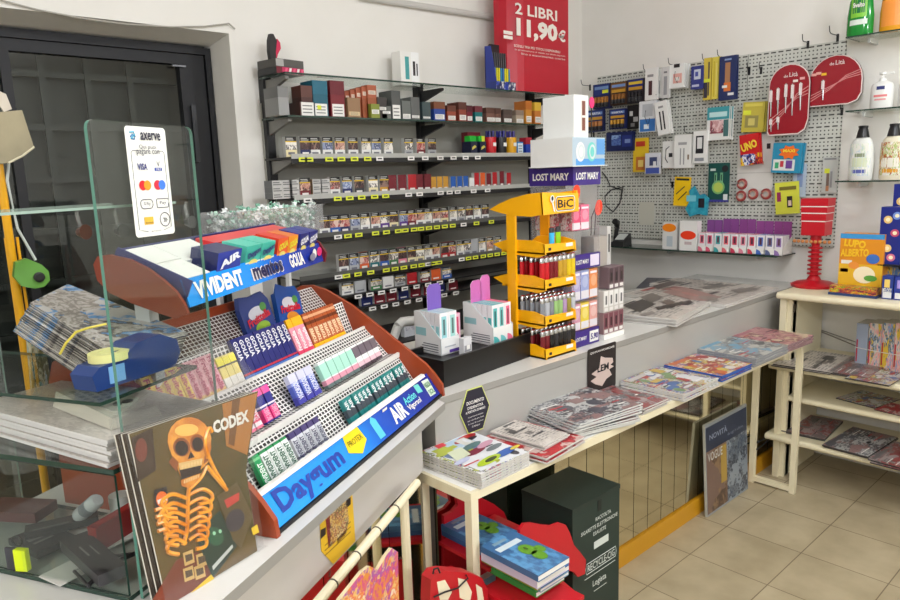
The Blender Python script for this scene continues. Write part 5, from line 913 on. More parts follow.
tag(MB().tube([(2.225,1.625,cz+.40),(2.222,1.62,cz+.47),(2.235,1.615,cz+.50),(2.248,1.62,cz+.47),(2.246,1.625,cz+.40)], .0025, M(70,66,62,.5), 6).build('cable_loop'), 'dark cable loop standing up behind the red neon stickers', 'cable')
# stickers on the counter front
t = thing('hexagon_sticker', 'black hexagonal notice with a lime outline on the grey counter front', 'sticker', (1.452, 1.4955, .882), 0)
hx = lambda s, y: [(s*.062*math.cos(math.pi/3*k+.0), y, s*.078*math.sin(math.pi/3*k)) for k in range(6)]
MB().slab(hx(1.05, 0)[::-1], (0,.001,0), M(214,222,120,.5)).slab(hx(1, -.0006)[::-1], (0,.0004,0), M(34,32,48,.5)).build('sticker_sheet', t)
m = MB().text('DOCUMENTO', WHITE, (0,-.0014,.028), X_, Z_, .011, .075, .02).text("D'IDENTITÀ", WHITE, (0,-.0014,.013), X_, Z_, .011, .068, .02).text('A PORTATA DI MANO', WHITE, (0,-.0014,-.001), X_, Z_, .008, .085, .02).text('ti potrà essere richiesto', WHITE, (0,-.0014,-.018), X_, Z_, .006, .066).text("per verificare l'età", WHITE, (0,-.0014,-.029), X_, Z_, .006, .07).text('in caso di acquisto', WHITE, (0,-.0014,-.04), X_, Z_, .006, .066).text('di tabacco', WHITE, (0,-.0014,-.05), X_, Z_, .006, .035); m.build('lettering', t)
qa, qb = ony(587, 352, 1.4985), ony(615, 385, 1.4985); W2, H2 = (qb.x-qa.x)/2, (qa.z-qb.z)/2+.004
t = thing('black_sticker', 'black rounded sticker with a pale ragged emblem on the counter front', 'sticker', ((qa.x+qb.x)/2, 1.4955, (qa.z+qb.z)/2+.004), 0)
MB().slab(fl_(rrect(-W2,W2,-H2,H2,.008,0)), (0,.001,0), M(34,26,26,.45)).build('sticker_sheet', t)
MB().poly(fl_([(x*W2,-.0006,z*H2) for x, z in ((-.75,-.1),(-.2,.05),(-.1,.55),(.2,.42),(.75,.3),(.8,.1),(.6,.02),(.85,-.1),(.5,-.16),(.7,-.45),(.3,-.55),(0,-.8),(-.5,-.6),(-.8,-.4),(-.4,-.3))]), M(206,186,176,.5)).text('LEM', INK, (.05*W2,-.0012,.02*H2), X_, Z_, H2*.3, W2*.8, .03).text('QUI PUOI RICARICARE', WHITE, (0,-.0012,.8*H2), X_, Z_, H2*.1, W2*1.7, .01).build('lettering', t)
# white plastic chair arm behind the counter
t = thing('plastic_chair', 'white plastic chair behind the counter, only its rounded arm showing', 'chair', (0,0,0))
p = [ony(x, y, 2.3) for x, y in ((440,352),(432,345),(427,335),(424,325),(418,321),(410,321),(402,322),(398,326))]
MB().tube(p, .021, M(226,226,222,.4), 10).build('armrest', t, smooth=True)
b_ = p[0]; MB().tube([b_+Vector((0,.02,0)), Vector((b_.x+.0,b_.y+.1,.45)), Vector((b_.x+.02,b_.y+.12,0))], .02, M(226,226,222,.4), 8).tube([p[-1], Vector((p[-1].x-.2,p[-1].y+.1,.45)), Vector((p[-1].x-.22,p[-1].y+.1,0))], .02, M(226,226,222,.4), 8).build('leg', t)
# ================================================================== sweets display on the angled counter
DZ = TOPZ + .001
gd = thing('gum_display', 'terracotta plastic gum display with white mesh tiers and blue brand strips', 'gum display', (P0.x, P0.y, DZ), AR)
XL, XR = -.80, .055                      # local x = -u, y = v, z above the counter
prof = [(.012,.0),(.016,.034),(.04,.066),(.066,.094),(.144,.151),(.224,.209),(.305,.266),(.388,.310),(.440,.324),(.476,.322),(.514,.302),(.53,.26),(.53,0)]
for x in (XL-.012, XR): MB().slab([(x,y,z) for y, z in prof], (.012,0,0), TERRA).build('side_panel', gd, bevel=.002)
def mesh_mat(cell=(34,30,30), mort=.0021):
    m, nt, p, L = nodes('white_mesh'); v = coords(nt, (1,1,1), 'Object'); b = nt.nodes.new('ShaderNodeTexBrick'); b.offset = 0
    for k, x in (('Scale',1),('Brick Width',.0135),('Row Height',.0135),('Mortar Size',mort),('Mortar Smooth',0.)): b.inputs[k].default_value = x
    sx = nt.nodes.new('ShaderNodeSeparateXYZ'); L.new(v, sx.inputs[0]); ad = nt.nodes.new('ShaderNodeMath'); L.new(sx.outputs[1], ad.inputs[0]); L.new(sx.outputs[2], ad.inputs[1])
    cb = nt.nodes.new('ShaderNodeCombineXYZ'); L.new(sx.outputs[0], cb.inputs[0]); L.new(ad.outputs[0], cb.inputs[1]); L.new(cb.outputs[0], b.inputs['Vector'])
    b.inputs['Color1'].default_value = b.inputs['Color2'].default_value = (*lin(cell),1); b.inputs['Mortar'].default_value = (*lin((236,234,230)),1); L.new(b.outputs[0], p.inputs['Base Color']); p.inputs['Roughness'].default_value = .4; return m
MESH = mesh_mat(); MESHB = mesh_mat((70,36,26), .0014)
# stair of tiers (y, z) : trough, sloping back rest, next trough
T1, T2, T3 = (.088,.044), (.168,.130), (.280,.182)
stair = [(.03,.004),(.05,.034),(T1[0]+.012,.034),(.155,.112),(.150,.122),(T2[0]+.020,.118),(.266,.200),(.262,.182),(T3[0]+.02,.176),(.335,.275),(.36,.25),(.5,.2)]
m = MB()
for (y0, z0), (y1, z1) in zip(stair, stair[1:]): m.poly([(XL,y0,z0),(XR,y0,z0),(XR,y1,z1),(XL,y1,z1)], MESH)
m.build('tier_mesh', gd)
MB().box(XL,XR,.150,.157,.112,.126,WHITE).box(XL,XR,.261,.267,.176,.202,WHITE).build('tier_rim', gd)
# rear mesh wall with a terracotta rim
MB().hexa([(XL,.335,.20),(XR,.335,.20),(XR,.34,.20),(XL,.34,.20)],[(XL,.44,.318),(XR,.44,.318),(XR,.445,.318),(XL,.445,.318)],MESHB,top=TERRA).build('rear_mesh', gd)
MB().hexa([(-.66,.428,.296),(-.10,.428,.296),(-.10,.436,.296),(-.66,.436,.296)],[(-.66,.452,.338),(-.10,.452,.338),(-.10,.460,.338),(-.66,.460,.338)],TERRA).build('rear_rim', gd)
# front strip: printed blue band
BLG, nt, p, L = nodes('blue_printed_strip'); v = coords(nt, (1,1,1), 'Generated'); sx = nt.nodes.new('ShaderNodeSeparateXYZ'); L.new(v, sx.inputs[0])
r = ramp(nt, [(16,150,236),(20,140,232),(20,80,190),(30,50,150)], 'LINEAR', [0,.42,.58,.85]); L.new(sx.outputs[0], r.inputs[0]); L.new(r.outputs[0], p.inputs['Base Color']); p.inputs['Roughness'].default_value = .22
FS = [(XL-.004,.022,.008),(XR-.002,.022,.008),(XR-.002,.064,.068),(XL-.004,.064,.068)]
MB().slab(FS, (0,.004,-.002), BLG).build('front_strip', gd)
MB().hexa([(XL,.016,.0),(XR,.016,.0),(XR,.5,.0),(XL,.5,.0)],[(XL,.018,.006),(XR,.018,.006),(XR,.5,.006),(XL,.5,.006)],M(28,26,28,.4)).build('base', gd)
MB().hexa([(XL,.056,.066),(XR-.03,.056,.066),(XR-.03,.066,.066),(XL,.066,.066)],[(XL,.060,.073),(XR-.03,.060,.073),(XR-.03,.07,.073),(XL,.07,.073)],WHITE).build('strip_rail', gd)
UPS = Vector((0,.042,.060)).normalized(); NS = X_.cross(UPS)
def fs(x, s): return Vector((x,.022,.008)) + UPS*(s*.0732) + NS*.0008
m = MB(); DN = M(24,60,160,.3)
m.text('Daygum', DN, fs(-.635,.45), X_, UPS, .060, .25, .03)
m.poly([fs(-.47,.25)+NS*.0006, fs(-.455,.1)+NS*.0006, fs(-.42,.06)+NS*.0006, fs(-.385,.55)+NS*.0006, fs(-.40,.9)+NS*.0006, fs(-.46,.98)+NS*.0006, fs(-.485,.6)+NS*.0006][::-1] and [fs(-.485,.4)+NS*.0006, fs(-.44,.12)+NS*.0006, fs(-.395,.4)+NS*.0006, fs(-.40,.9)+NS*.0006, fs(-.47,.95)+NS*.0006], M(244,214,20,.3)).text('PROTEX', M(90,90,20,.4), fs(-.438,.6)+NS*.0012, X_, UPS, .014, .065)
m.poly([fs(-.345,.1), fs(-.315,.1), fs(-.315,.75), fs(-.33,.92), fs(-.345,.75)], M(90,200,220,.3))
m.text('AIR', WHITE, fs(-.205,.45), X_, UPS, .045, .085, .04).text('Action', M(100,220,220,.3), fs(-.115,.62), X_, UPS, .022, .075, .02).text('Vigorsol', WHITE, fs(-.11,.3), X_, UPS, .02, .085, .02)
m.poly([fs(-.06,.55), fs(-.03,.5), fs(-.03,.85), fs(-.06,.9)], M(110,210,200,.3)).box(-.27,-.245,.0535,.0545,.0555,.062,WHITE)
m.poly([fs(-.01,.15), fs(.03,.12), fs(.038,.8), fs(-.005,.85)], M(220,236,220,.3)).text('VIGOR', M(30,120,70,.3), fs(.013,.6)+NS*.0008, X_, UPS, .016, .038, .02).text('SOL', M(30,120,70,.3), fs(.013,.3)+NS*.0008, X_, UPS, .016, .034, .02)
m.build('lettering', gd)
# ------------------------------------------------------------------ gum sticks, one object each
GM = Matrix.Translation(gd.location) @ Matrix.Rotation(AR, 4, 'Z')
_gp = {}
def stick_mesh(kind, w_, L_, d_, base, bands, txt, tc):
    m = MB().box(-w_/2,w_/2,0,d_,0,L_,M(*base,.28))
    for z0, z1, c in bands: m.box(-w_/2-.0003,w_/2+.0003,-.0005,d_+.0003,L_*z0,L_*z1,M(*c,.28))
    if txt: m.text(txt[0], M(*tc,.35), (0,-.0012,L_*txt[1]), (0,0,1) if txt[3] > 0 else (0,0,-1), (-1,0,0) if txt[3] > 0 else (1,0,0), w_*.72, L_*txt[2], .03)
    return m
def stick(kind, lab, x, tier, lean, spec, grp, dz=0., dy=0.):
    if kind not in _gp: _gp[kind] = [stick_mesh(kind, *spec).build('gum_pack', bevel=.0012), 0]
    e = _gp[kind]; o = e[0] if not e[1] else e[0].copy()
    if e[1]: COL.objects.link(o)
    e[1] = 1; o.location = GM @ Vector((x, tier[0]+.0+dy, tier[1]+dz)); o.rotation_euler = (-lean, rr(-.02,.02), AR)
    return tag(o, lab, 'gum pack', grp)
G = dict(
 vivident=(.021,.074,.011,(30,140,80),[(0,.10,(24,110,64)),(.10,.93,(236,240,236)),(.12,.2,(40,150,90))],('VIVIDENT',.52,.66,1),(20,90,60)),
 vivgreen=(.021,.074,.011,(24,150,84),[(.05,.1,(230,240,232)),(.85,.92,(120,200,140))],('VIVIDENT',.45,.62,1),(230,240,232)),
 vivsilver=(.021,.074,.011,(70,60,110),[(.08,.82,(206,208,214)),(.0,.08,(50,46,60)),(.2,.26,(120,110,150))],('VIVIDENT',.45,.6,1),(70,70,96)),
 air=(.020,.074,.011,(30,130,128),[(.35,.62,(60,70,80)),(.05,.12,(90,190,190))],('AIR',.74,.36,1),(236,240,240)),
 pinkw=(.021,.074,.011,(232,220,226),[(0,.08,(230,110,140)),(.86,1,(240,130,70)),(.2,.26,(230,90,120))],('DAYGUM',.5,.55,1),(220,60,110)),
 pinkn=(.024,.080,.012,(40,40,130),[(.78,.98,(246,80,160)),(.05,.4,(226,60,130)),(.45,.5,(230,220,230))],('BIG BABOL',.25,.36,1),(240,170,200)),
 violet=(.030,.074,.013,(80,96,190),[(.0,.25,(60,60,160)),(.72,1,(206,206,232)),(.62,.7,(150,160,220))],('VIGORSOL',.45,.6,1),(226,230,244)),
 mint=(.031,.070,.013,(234,240,236),[(.0,.12,(90,110,110)),(.35,.9,(170,222,204)),(.12,.3,(220,150,170))],None,(0,0,0)),
 mintd=(.031,.070,.013,(236,238,236),[(.0,.12,(70,60,70)),(.5,.92,(110,100,110)),(.12,.3,(226,190,200))],None,(0,0,0)),
 golia=(.021,.112,.011,(28,34,110),[(0,.16,(70,120,200)),(.18,.22,(200,40,60))],('GOLIA',.72,.42,-1),(240,240,244)),
 fryel=(.022,.100,.013,(244,206,90),[(.0,.2,(240,180,170))],('Fruit-tella',.55,.8,-1),(190,40,90)),
 frpink=(.022,.100,.013,(240,170,180),[(.0,.2,(240,200,120))],('Fruit-tella',.55,.8,-1),(180,30,90)),
 yel=(.020,.085,.012,(240,220,120),[(.75,.95,(250,236,40)),(.7,.75,(60,50,40)),(0,.4,(240,236,226))],None,(0,0,0)),
 fpk=(.023,.112,.013,(240,150,170),[(.78,1,(246,180,30)),(.0,.2,(230,60,100))],('Fruittella',.45,.5,1),(240,240,240)),
 brown=(.023,.112,.013,(176,84,44),[(.0,.2,(250,190,30)),(.22,.6,(200,110,70)),(.7,.78,(110,50,30)),(.86,.93,(226,170,130))],('TOFFEE',.42,.36,1),(250,230,190)))
def row(kinds, tier, lean, where, grp, dz=0., dy=0.):
    for n, (k, x, col) in enumerate(kinds): stick(k, f"{col}, {ORD[n]} from the left {where}", -x, tier, lean, G[k], grp, dz, dy)
r1 = [('vivgreen',.715,'green gum pack'),('vivident',.69,'green and white gum pack'),('vivident',.665,'green and white gum pack'),('vivident',.64,'green and white gum pack'),('vivident',.615,'green and white gum pack')] + [('vivsilver',.585-.025*k,'silver violet-ended gum pack') for k in range(5)] + [('air',x,'dark teal gum pack') for x in (.350,.328,.298,.276,.254,.232,.200,.178,.156,.128,.106,.084,.052,.030,.008)]
row(r1, T1, .45, 'in the lowest display row', 'gum packs in the lowest row')
r2 = [('pinkw',.700-.026*k,'white and pink gum pack') for k in range(4)] + [('pinkn',.585-.029*k,'navy and hot pink gum pack') for k in range(2)] + [('violet',.452-.035*k,'violet gum pack') for k in range(3)] + [('mint' if k < 5 else 'mintd',.318-.035*k,'mint white gum pack' if k < 5 else 'grey lettered white gum pack') for k in range(9)]
row(r2, T2, .42, 'in the middle display row', 'gum packs in the middle row')
r3 = [('fryel' if k < 5 else 'frpink',.775-.0235*k,'yellow chew stick' if k < 5 else 'pink chew stick') for k in range(9)] + [('yel',.562-.022*k,'pale yellow stick') for k in range(3)] + [('golia',.492-.0225*k,'navy liquorice stick') for k in range(10)] + [('fpk',.262-.025*k,'orange-topped pink chew stick') for k in range(3)] + [('brown',.182-.025*k,'brown toffee stick') for k in range(7)]
row(r3, T3, .40, 'in the top display row', 'sweet sticks in the top row')
# two dark blue bags of chews standing at the back
for n, (px, roll, lab) in enumerate(((265, -.08, 'dark blue bag of chews with a pear green picture'), (294, .16, 'dark blue bag of chews with an orange picture, tilted'))):
    q = onv(px, 322, .37); t = thing('sweets_bag', lab + ', at the display back', 'sweets bag', (q.x, q.y, DZ+.235), (-.25, roll, AR))
    W2 = .062; cov = M(38,64,140,.3) if n == 0 else M(24,84,170,.3)
    MB().slab([(-W2,0,0),(W2,0,0),(W2,0,.10),(W2*.7,0,.125),(-W2*.1,0,.122),(-W2*.8,0,.13),(-W2,0,.10)], (0,.014,0), cov).build('bag_body', t, bevel=.003)
    m = MB(); disc(m, 0, -.001, .075, W2*.6, .018, M(226,226,236,.3)); disc(m, .005, -.0015, .035, W2*.5, .016, M(150,190,60,.3) if n == 0 else M(240,150,50,.3)); disc(m, .03, -.0013, .085, .014, .012, M(90,160,80,.3))
    m.build('print', t); MB().text('Fruittella', M(220,30,60,.3), (0,-.002,.062), (1,0,.12), Z_, .022, W2*1.6, .04).build('lettering', t)
# ------------------------------------------------------------------ upper tray of the display, turned a little
HA = .168; hp = Vector((-.785, .18, .425)); HL = .69
um0 = Matrix.Translation(hp) @ Matrix.Rotation(HA, 4, 'Z'); TILT = .42; um = um0 @ Matrix.Rotation(TILT, 4, 'X')
hb_ = MB().hexa([(0,.0,-.004),(HL,.0,-.004),(HL,.004,-.004),(0,.004,-.004)],[(0,.012,.048),(HL,.012,.048),(HL,.016,.048),(0,.016,.048)],BLG).build('brand_strip', gd, loc=hp, rot=HA)
ut = MB().box(0,HL,.01,.17,0,.006,M(36,44,110,.4)).box(0,HL,.166,.17,0,.04,M(36,44,110,.4))
ut = ut.build('upper_tray', gd, loc=hp, rot=(TILT, 0, HA))
lp = [LA(onu(x, y, .805)) for x, y in ((190,313),(186,303),(178,291),(166,280),(150,268),(132,259),(112,254),(100,256),(96,264),(100,280),(112,292),(135,303),(160,312),(178,318))]
gi = um.inverted()
MB().slab([gi @ Vector((p.x, p.y, p.z-DZ)) for p in lp][::-1], (-.008,0,0), M(130,54,34,.3)).build('cheek_panel', ut, bevel=.002); MB().slab([(HL+.002,y,z) for y, z in ((-.005,-.006),(.0,.02),(.03,.04),(.08,.045),(.14,.03),(.17,.0),(.1,-.015))], (.010,0,0), M(120,30,34,.3)).build('cheek_panel', ut)
for x in (.05, .61): MB().box(x,x+.03,.12,.15,-.42,.055,M(206,206,204,.4)).build('support_post', gd, loc=hp, rot=HA)
UP2 = Vector((0,.012,.052)).normalized(); 
def hs(x, s): return Vector((x,0,-.004)) + UP2*(s*.052) + X_.cross(UP2)*.001
m = MB().text('VIVIDENT', WHITE, hs(.125,.5), X_, UP2, .034, .19, .05).text('mentos', WHITE, hs(.345,.5)+Vector((0,0,0)), X_, UP2, .036, .165, .04).text('mentos', M(20,30,80,.3), hs(.345,.5)+X_.cross(UP2)*.0012, X_, UP2, .032, .155, .035).text('GOLIA', WHITE, hs(.515,.5), X_, UP2, .034, .09, .04)
disc(m, .62, -.003, .025, .014, .013, WHITE); disc(m, .655, -.0035, .027, .018, .012, M(220,40,110,.3)); disc(m, .605, -.0036, .018, .02, .01, M(130,130,150,.4)); m.build('lettering', hb_)
MB().box(.0,.003,.01,.168,-.02,.045,M(36,44,110,.4)).box(.006,.10,.03,.095,.0065,.040,WHITE).box(.006,.10,.098,.163,.0065,.040,WHITE).box(.102,.24,.085,.163,.0065,.04,WHITE).build('divider_carton', ut)
UM = GM @ um
def ubox(name, lab, x0, x1, y0, d, h, base, side, txt, tcol, grp=None, band=None, z=.007):
    m = MB().box(0,x1-x0,0,d,0,h,M(*base,.3), left=M(*side,.3), top=M(*side,.3))
    w_ = x1-x0
    if band: m.box(0,w_,-.0006,0,0,h*.35,M(*band,.3)); disc(m, w_*.5, -.0012, h*.3, w_*.3, h*.14, M(240,220,120,.3))
    if txt: m.text(txt, M(*tcol,.3), (w_/2,-.0018,h*.68), (1,0,.22), (-.22,0,1), h*.3, w_*.86, .05)
    o = m.build(name, loc=UM @ Vector((x0,y0,z+.001)) + Vector((0,0,d*.2)), rot=(.22, 0, AR+HA)); return tag(o, lab, 'sweets box', grp)
ubox('candy_box', 'navy and blue mint box on the upper tray, nearest the glass screen', .125,.225,.02,.06,.056,(40,60,160),(30,36,90),'AIR',(240,244,250))
for k, x in enumerate((.250,.325)): ubox('candy_box', f"turquoise gum box on the upper tray, {('beside the navy mint box','beside the orange boxes')[k]}", x,x+.070,.02,.06,.056,(60,180,160),(90,200,176),'Daygum',(40,60,120),None,(220,236,220))
for k, x in enumerate((.412,.474)): ubox('candy_box', f"orange liquorice box on the upper tray, {('beside the turquoise boxes','beside the navy boxes')[k]}", x,x+.058,.02,.06,.058,((236,90,40),(240,150,40))[k],((220,60,40),(230,120,40))[k],'GOLIA',(240,230,60),None,(246,150,40))
for k, x in enumerate((.546,.610)): ubox('candy_box', f"navy liquorice box on the upper tray, {('beside the orange boxes','at the far end')[k]}", x,x+.060,.02,.06,.058,(34,40,120),(44,50,140),'GOLIA',(244,244,250),None,(60,90,190))
ubox('candy_carton', 'long red carton lying behind the small boxes on the upper tray', .26,.66,.10,.05,.034,(206,40,44),(226,60,60),None,None)
t = thing('candy_bin', 'clear plastic bin heaped with green and white wrapped mints on the upper tray', 'sweets bin', A(.290,.43,1.37), AR)
bw_, bd2, bh = .43, .12, .155
MB().box(0,bw_,0,.002,0.08,bh,ACRYL).box(0,bw_,bd2-.002,bd2,0.08,bh,ACRYL).box(0,.002,0,bd2,0.08,bh,ACRYL).box(bw_-.002,bw_,0,bd2,0.08,bh,ACRYL).box(0,bw_,0,bd2,.078,.080,ACRYL).box(-.004,bw_+.004,-.006,.0,bh-.003,bh,ACRYL).build('bin', t)
for x in (.03, bw_-.06): MB().box(x,x+.014,.104,.117,-(1.37-DZ),.0775,M(206,206,204,.4)).build('riser', t)
m = MB(); R = random.Random(5); GC = [M(222,232,226,.25), M(170,206,186,.25), M(120,170,146,.3), M(236,238,236,.2), M(150,160,156,.3)]
for k in range(560):
    c_ = Vector((R.uniform(.014,bw_-.014), R.uniform(.012,bd2-.012), R.uniform(.088,.142)+.03*max(0,1-((k%62)/31-1)**2)*R.random())); d1 = Vector((R.gauss(0,1),R.gauss(0,1),R.gauss(0,1))).normalized(); d2 = d1.orthogonal().normalized(); d3 = d1.cross(d2); L_ = .0135; mt = R.choice(GC)
    m.add([c_-d1*L_+d2*.006, c_-d1*L_-d2*.006, c_-d1*L_*.55, c_+d3*.0095, c_+d2*.0095, c_-d3*.0095, c_-d2*.0095, c_+d1*L_*.55, c_+d1*L_+d2*.006, c_+d1*L_-d2*.006], [(0,1,2),(2,3,4),(2,4,5),(2,5,6),(2,6,3),(7,4,3),(7,5,4),(7,6,5),(7,3,6),(7,8,9)], mt)
o = m.build('wrapped_mints', t); o['kind'] = 'stuff'
# ================================================================== glass cabinet and screen at the near end of the angled counter
t = thing('glass_screen', 'tall glass screen with a white payment sticker standing on the counter', 'glass screen', P0, AR)
sx0, sx1, sv = -1.036, -.819, .11
def pane(m, ps, d, edge=GEDGE): m.slab(ps, d, GLASS, edge, GLASS); return m
ps = [(sx0,sv,TOPZ+.001),(sx1,sv,TOPZ+.001)] + [(sx1-.012+.012*math.cos(a), sv, 1.695-.012+.012*math.sin(a)) for a in (0,.5,1.05,1.57)] + [(sx0+.012+.012*math.cos(a), sv, 1.695-.012+.012*math.sin(a)) for a in (1.57,2.1,2.6,3.14)]
pane(MB(), ps, (0,.006,0)).build('glass_pane', t)
qa, qb, qc, qd = [LA(onv(x, y, sv-.001)) for x, y in ((124,124),(163,129.5),(177,233),(136,238))]
SC = (qa+qb+qc+qd)/4; sw, shh = ((qb-qa).x+(qc-qd).x)/2, (qa.z-qd.z+qb.z-qc.z)/2
MB().poly(fl_([(SC.x+x, sv-.0008, SC.z+z) for x, _, z in rrect(-sw/2,sw/2,-shh/2,shh/2,.006,0)]), M(232,232,224,.4)).build('sticker_sheet', t)
m = MB(); yy = sv-.0016; DK = M(40,40,60,.5); fx = lambda f: SC.x+(f-.5)*sw; fz = lambda f: SC.z+(.5-f)*shh
m.text('axerve', DK, (fx(.60),yy,fz(.085)), X_, Z_, .012, sw*.5, .02).text('Qui puoi', DK, (fx(.5),yy,fz(.185)), X_, Z_, .008, sw*.42).text('pagare con', DK, (fx(.5),yy,fz(.235)), X_, Z_, .009, sw*.56).text('VISA', M(40,50,120,.4), (fx(.32),yy,fz(.36)), X_, Z_, .010, sw*.24, .03).text('V', DK, (fx(.72),yy,fz(.335)), X_, Z_, .008, sw*.08).box(fx(.63),fx(.81),yy,yy+.0003,fz(.40),fz(.37),M(40,70,160,.4)).text('PAY', WHITE, (fx(.72),yy-.0003,fz(.385)), X_, Z_, .004, sw*.12)
m.tube([(fx(.13),yy,fz(.11)),(fx(.22),yy,fz(.075)),(fx(.2),yy,fz(.05)),(fx(.11),yy,fz(.055))], .0012, M(60,170,200,.4), 5).tube([(fx(.12),yy,fz(.095)),(fx(.16),yy,fz(.075)),(fx(.23),yy,fz(.09)),(fx(.2),yy,fz(.115)),(fx(.13),yy,fz(.11))], .0012, M(40,120,170,.4), 5)
for f0, f1, c0, c1 in ((.29,.40,(220,30,40),(240,150,30)),(.66,.77,(210,40,60),(60,120,220))): disc(m, fx(f0), yy, fz(.53), sw*.09, sw*.09, M(*c0,.4)); disc(m, fx(f1), yy-.0003, fz(.53), sw*.09, sw*.09, M(*c1,.4))
for f0, s in ((.34,'G Pay'),(.74,'Pay')): m.text(s, DK, (fx(f0),yy,fz(.70)), X_, Z_, .006, sw*.16); m.tube([(x,yy,z) for x, _, z in [(fx(f0)+x, 0, fz(.70)+z) for x, _, z in rrect(-sw*.15,sw*.15,-.007,.007,.006 if f0 < .5 else .002,0)]+[(fx(f0)+sw*.15,0,fz(.70)+.0)]], .0005, DK, 4)
m.box(fx(.24),fx(.46),yy,yy+.0003,fz(.89),fz(.82),M(226,180,60,.4)).text('bancomat', DK, (fx(.35),yy-.0003,fz(.87)), X_, Z_, .003, sw*.18); m.tube([(fx(.76)+.011*math.cos(.5236*a),yy,fz(.855)+.011*math.sin(.5236*a)) for a in range(13)], .0006, DK, 4)
for k in range(3): m.tube([(fx(.72+.03*k)+.002*j*(1 if j < 2 else 0)+.001*(j%2),yy,fz(.88-.02*j)) for j in range(3)], .0005, DK, 4)
m.tube([(fx(.28),yy,fz(.215)),(fx(.13),yy,fz(.215)),(fx(.09),yy,fz(.235)),(fx(.09),yy,fz(.93)),(fx(.3),yy,fz(.955))], .0004, DK, 4).tube([(fx(.74),yy,fz(.215)),(fx(.87),yy,fz(.215)),(fx(.91),yy,fz(.235)),(fx(.91),yy,fz(.93)),(fx(.7),yy,fz(.955))], .0004, DK, 4).text('qui sicuro', DK, (fx(.5),yy,fz(.955)), X_, Z_, .003, sw*.25)
m.build('lettering', t)
# cabinet behind the screen: base, shelves, back and end panes
t = thing('glass_cabinet', 'glass cabinet of shelves behind the screen, full of newspapers and small goods', 'glass cabinet', P0, AR)
cx0, cx1, cy0, cy1 = -1.05, -.835, .125, .62
MB().box(cx0,cx1,cy0,cy1,TOPZ+.001,TOPZ+.009,GLASS,front=GDARK,left=GDARK,right=GDARK,back=GDARK).build('base_pane', t)
MB().box(cx0,cx1,cy0,cy1,1.168,1.176,GLASS,front=GDARK,left=GDARK,right=GDARK).build('shelf_pane', t)
MB().box(cx0,cx1,.135,cy1,1.276,1.282,GLASS,front=GDARK,left=GDARK,right=GDARK).build('shelf_pane', t)
MB().box(cx0-.3,cx1,cy0+.02,cy0+.16,1.568,1.572,GLASS,front=M(150,172,160,.1),left=GEDGE,back=M(170,186,176,.1)).build('top_pane', t)
MB().box(cx0,cx0+.004,cy0,cy1,TOPZ+.01,1.166,GLASS,front=GDARK,back=GDARK,top=GDARK,bottom=GDARK).build('end_pane', t)
MB().box(cx0,cx1,cy1,cy1+.005,TOPZ+.01,1.566,GLASS,left=GEDGE,right=GEDGE,top=GEDGE).build('back_pane', t)
for x in (cx0+.012, cx1-.012): MB().box(x-.004,x+.004,cy1-.012,cy1-.002,TOPZ+.01,1.566,ACRYL).build('corner_strip', t)
for n, (px, py, lab) in enumerate(((81,232,'brown suction cup hook hanging under the upper glass, nearest the yellow pole'),(119,231,'dark suction cup hook hanging under the upper glass, by the screen edge'),(188,222,'dark suction cup hook behind the payment sticker'))):
    q = LA(onv(px, py, .2)); h = thing('suction_hook', lab, 'hook', P0, AR)
    MB().tube([(q.x,.19,q.z),(q.x,.205,q.z)], [.012,.006], M(*((86,50,40),(44,46,48),(40,42,44))[n],.3), 12).build('cup', h)
    MB().tube([(q.x,.2,q.z+.008),(q.x-.004,.2,q.z+.03),(q.x,.2,1.567)], .003, ACRYL, 6).build('stem', h)
# newspapers, comics, dispenser and terminal inside
for k in range(7):
    z = 1.177+.0065*k
    m = MB().box(rr(-.004,.004),.20,rr(0,.010),.40,0,.0056,M(196,194,190,.6,name='newsprint'),top=art(PAL['news'],80,9),left=M(214,212,208,.6))
    tag(m.build('newspaper', loc=A(1.048,.13,z), rot=AR-.18), f"folded grey newspaper on the glass shelf, {'topmost' if k == 6 else 'lowest' if k == 0 else ORD[6-k] + ' from top'} of the stack under the terminal", 'newspaper', 'newspapers stacked in the cabinet')
nz = 1.223
cq = [onz(x, y, nz+.02) for x, y in ((57,398),(92,381),(152,396),(122,428))]; ct = sum(cq, Vector())/4; ex = (cq[3]-cq[0]+cq[2]-cq[1]); a = math.atan2(ex.y, ex.x)
t = thing('desk_phone', 'beige keypad handset lying on the newspapers', 'keypad', (ct.x, ct.y, nz), a)
BG = M(196,192,176,.4); w_ = ex.length/2*.95; d_ = (cq[1]-cq[0]).length*.85
MB().hexa([(-w_/2,-d_/2,0),(w_/2,-d_/2,0),(w_/2,d_/2,0),(-w_/2,d_/2,0)],[(-w_/2+.006,-d_/2+.006,.028),(w_/2-.006,-d_/2+.006,.016),(w_/2-.006,d_/2-.006,.016),(-w_/2+.006,d_/2-.006,.028)],BG).build('body', t, bevel=.006)
kb = MB()
for i in range(5):
    for j in range(4): kb.box(-w_*.36+i*.017,-w_*.36+i*.017+.011,-d_*.3+j*d_*.17,-d_*.3+j*d_*.17+.008,.02,.0275-.0013*i,M(150,148,136,.5))
kb.build('key', t); MB().box(w_*.15,w_*.4,-d_*.3,d_*.3,.016,.0215,M(180,178,166,.4)).lathe([(.007,0),(.007,.004)],M(90,88,84,.4),10,(w_*.25,-d_*.05,.0205)).lathe([(.009,0),(.009,.003)],M(60,60,60,.4),10,(w_*.25,d_*.15,.0205)).build('button_panel', t)
R = random.Random(9)
q4 = [(-.867,.48,1.39),(-.643,.64,1.388),(-.762,.211,1.322),(-.931,.234,1.326)]
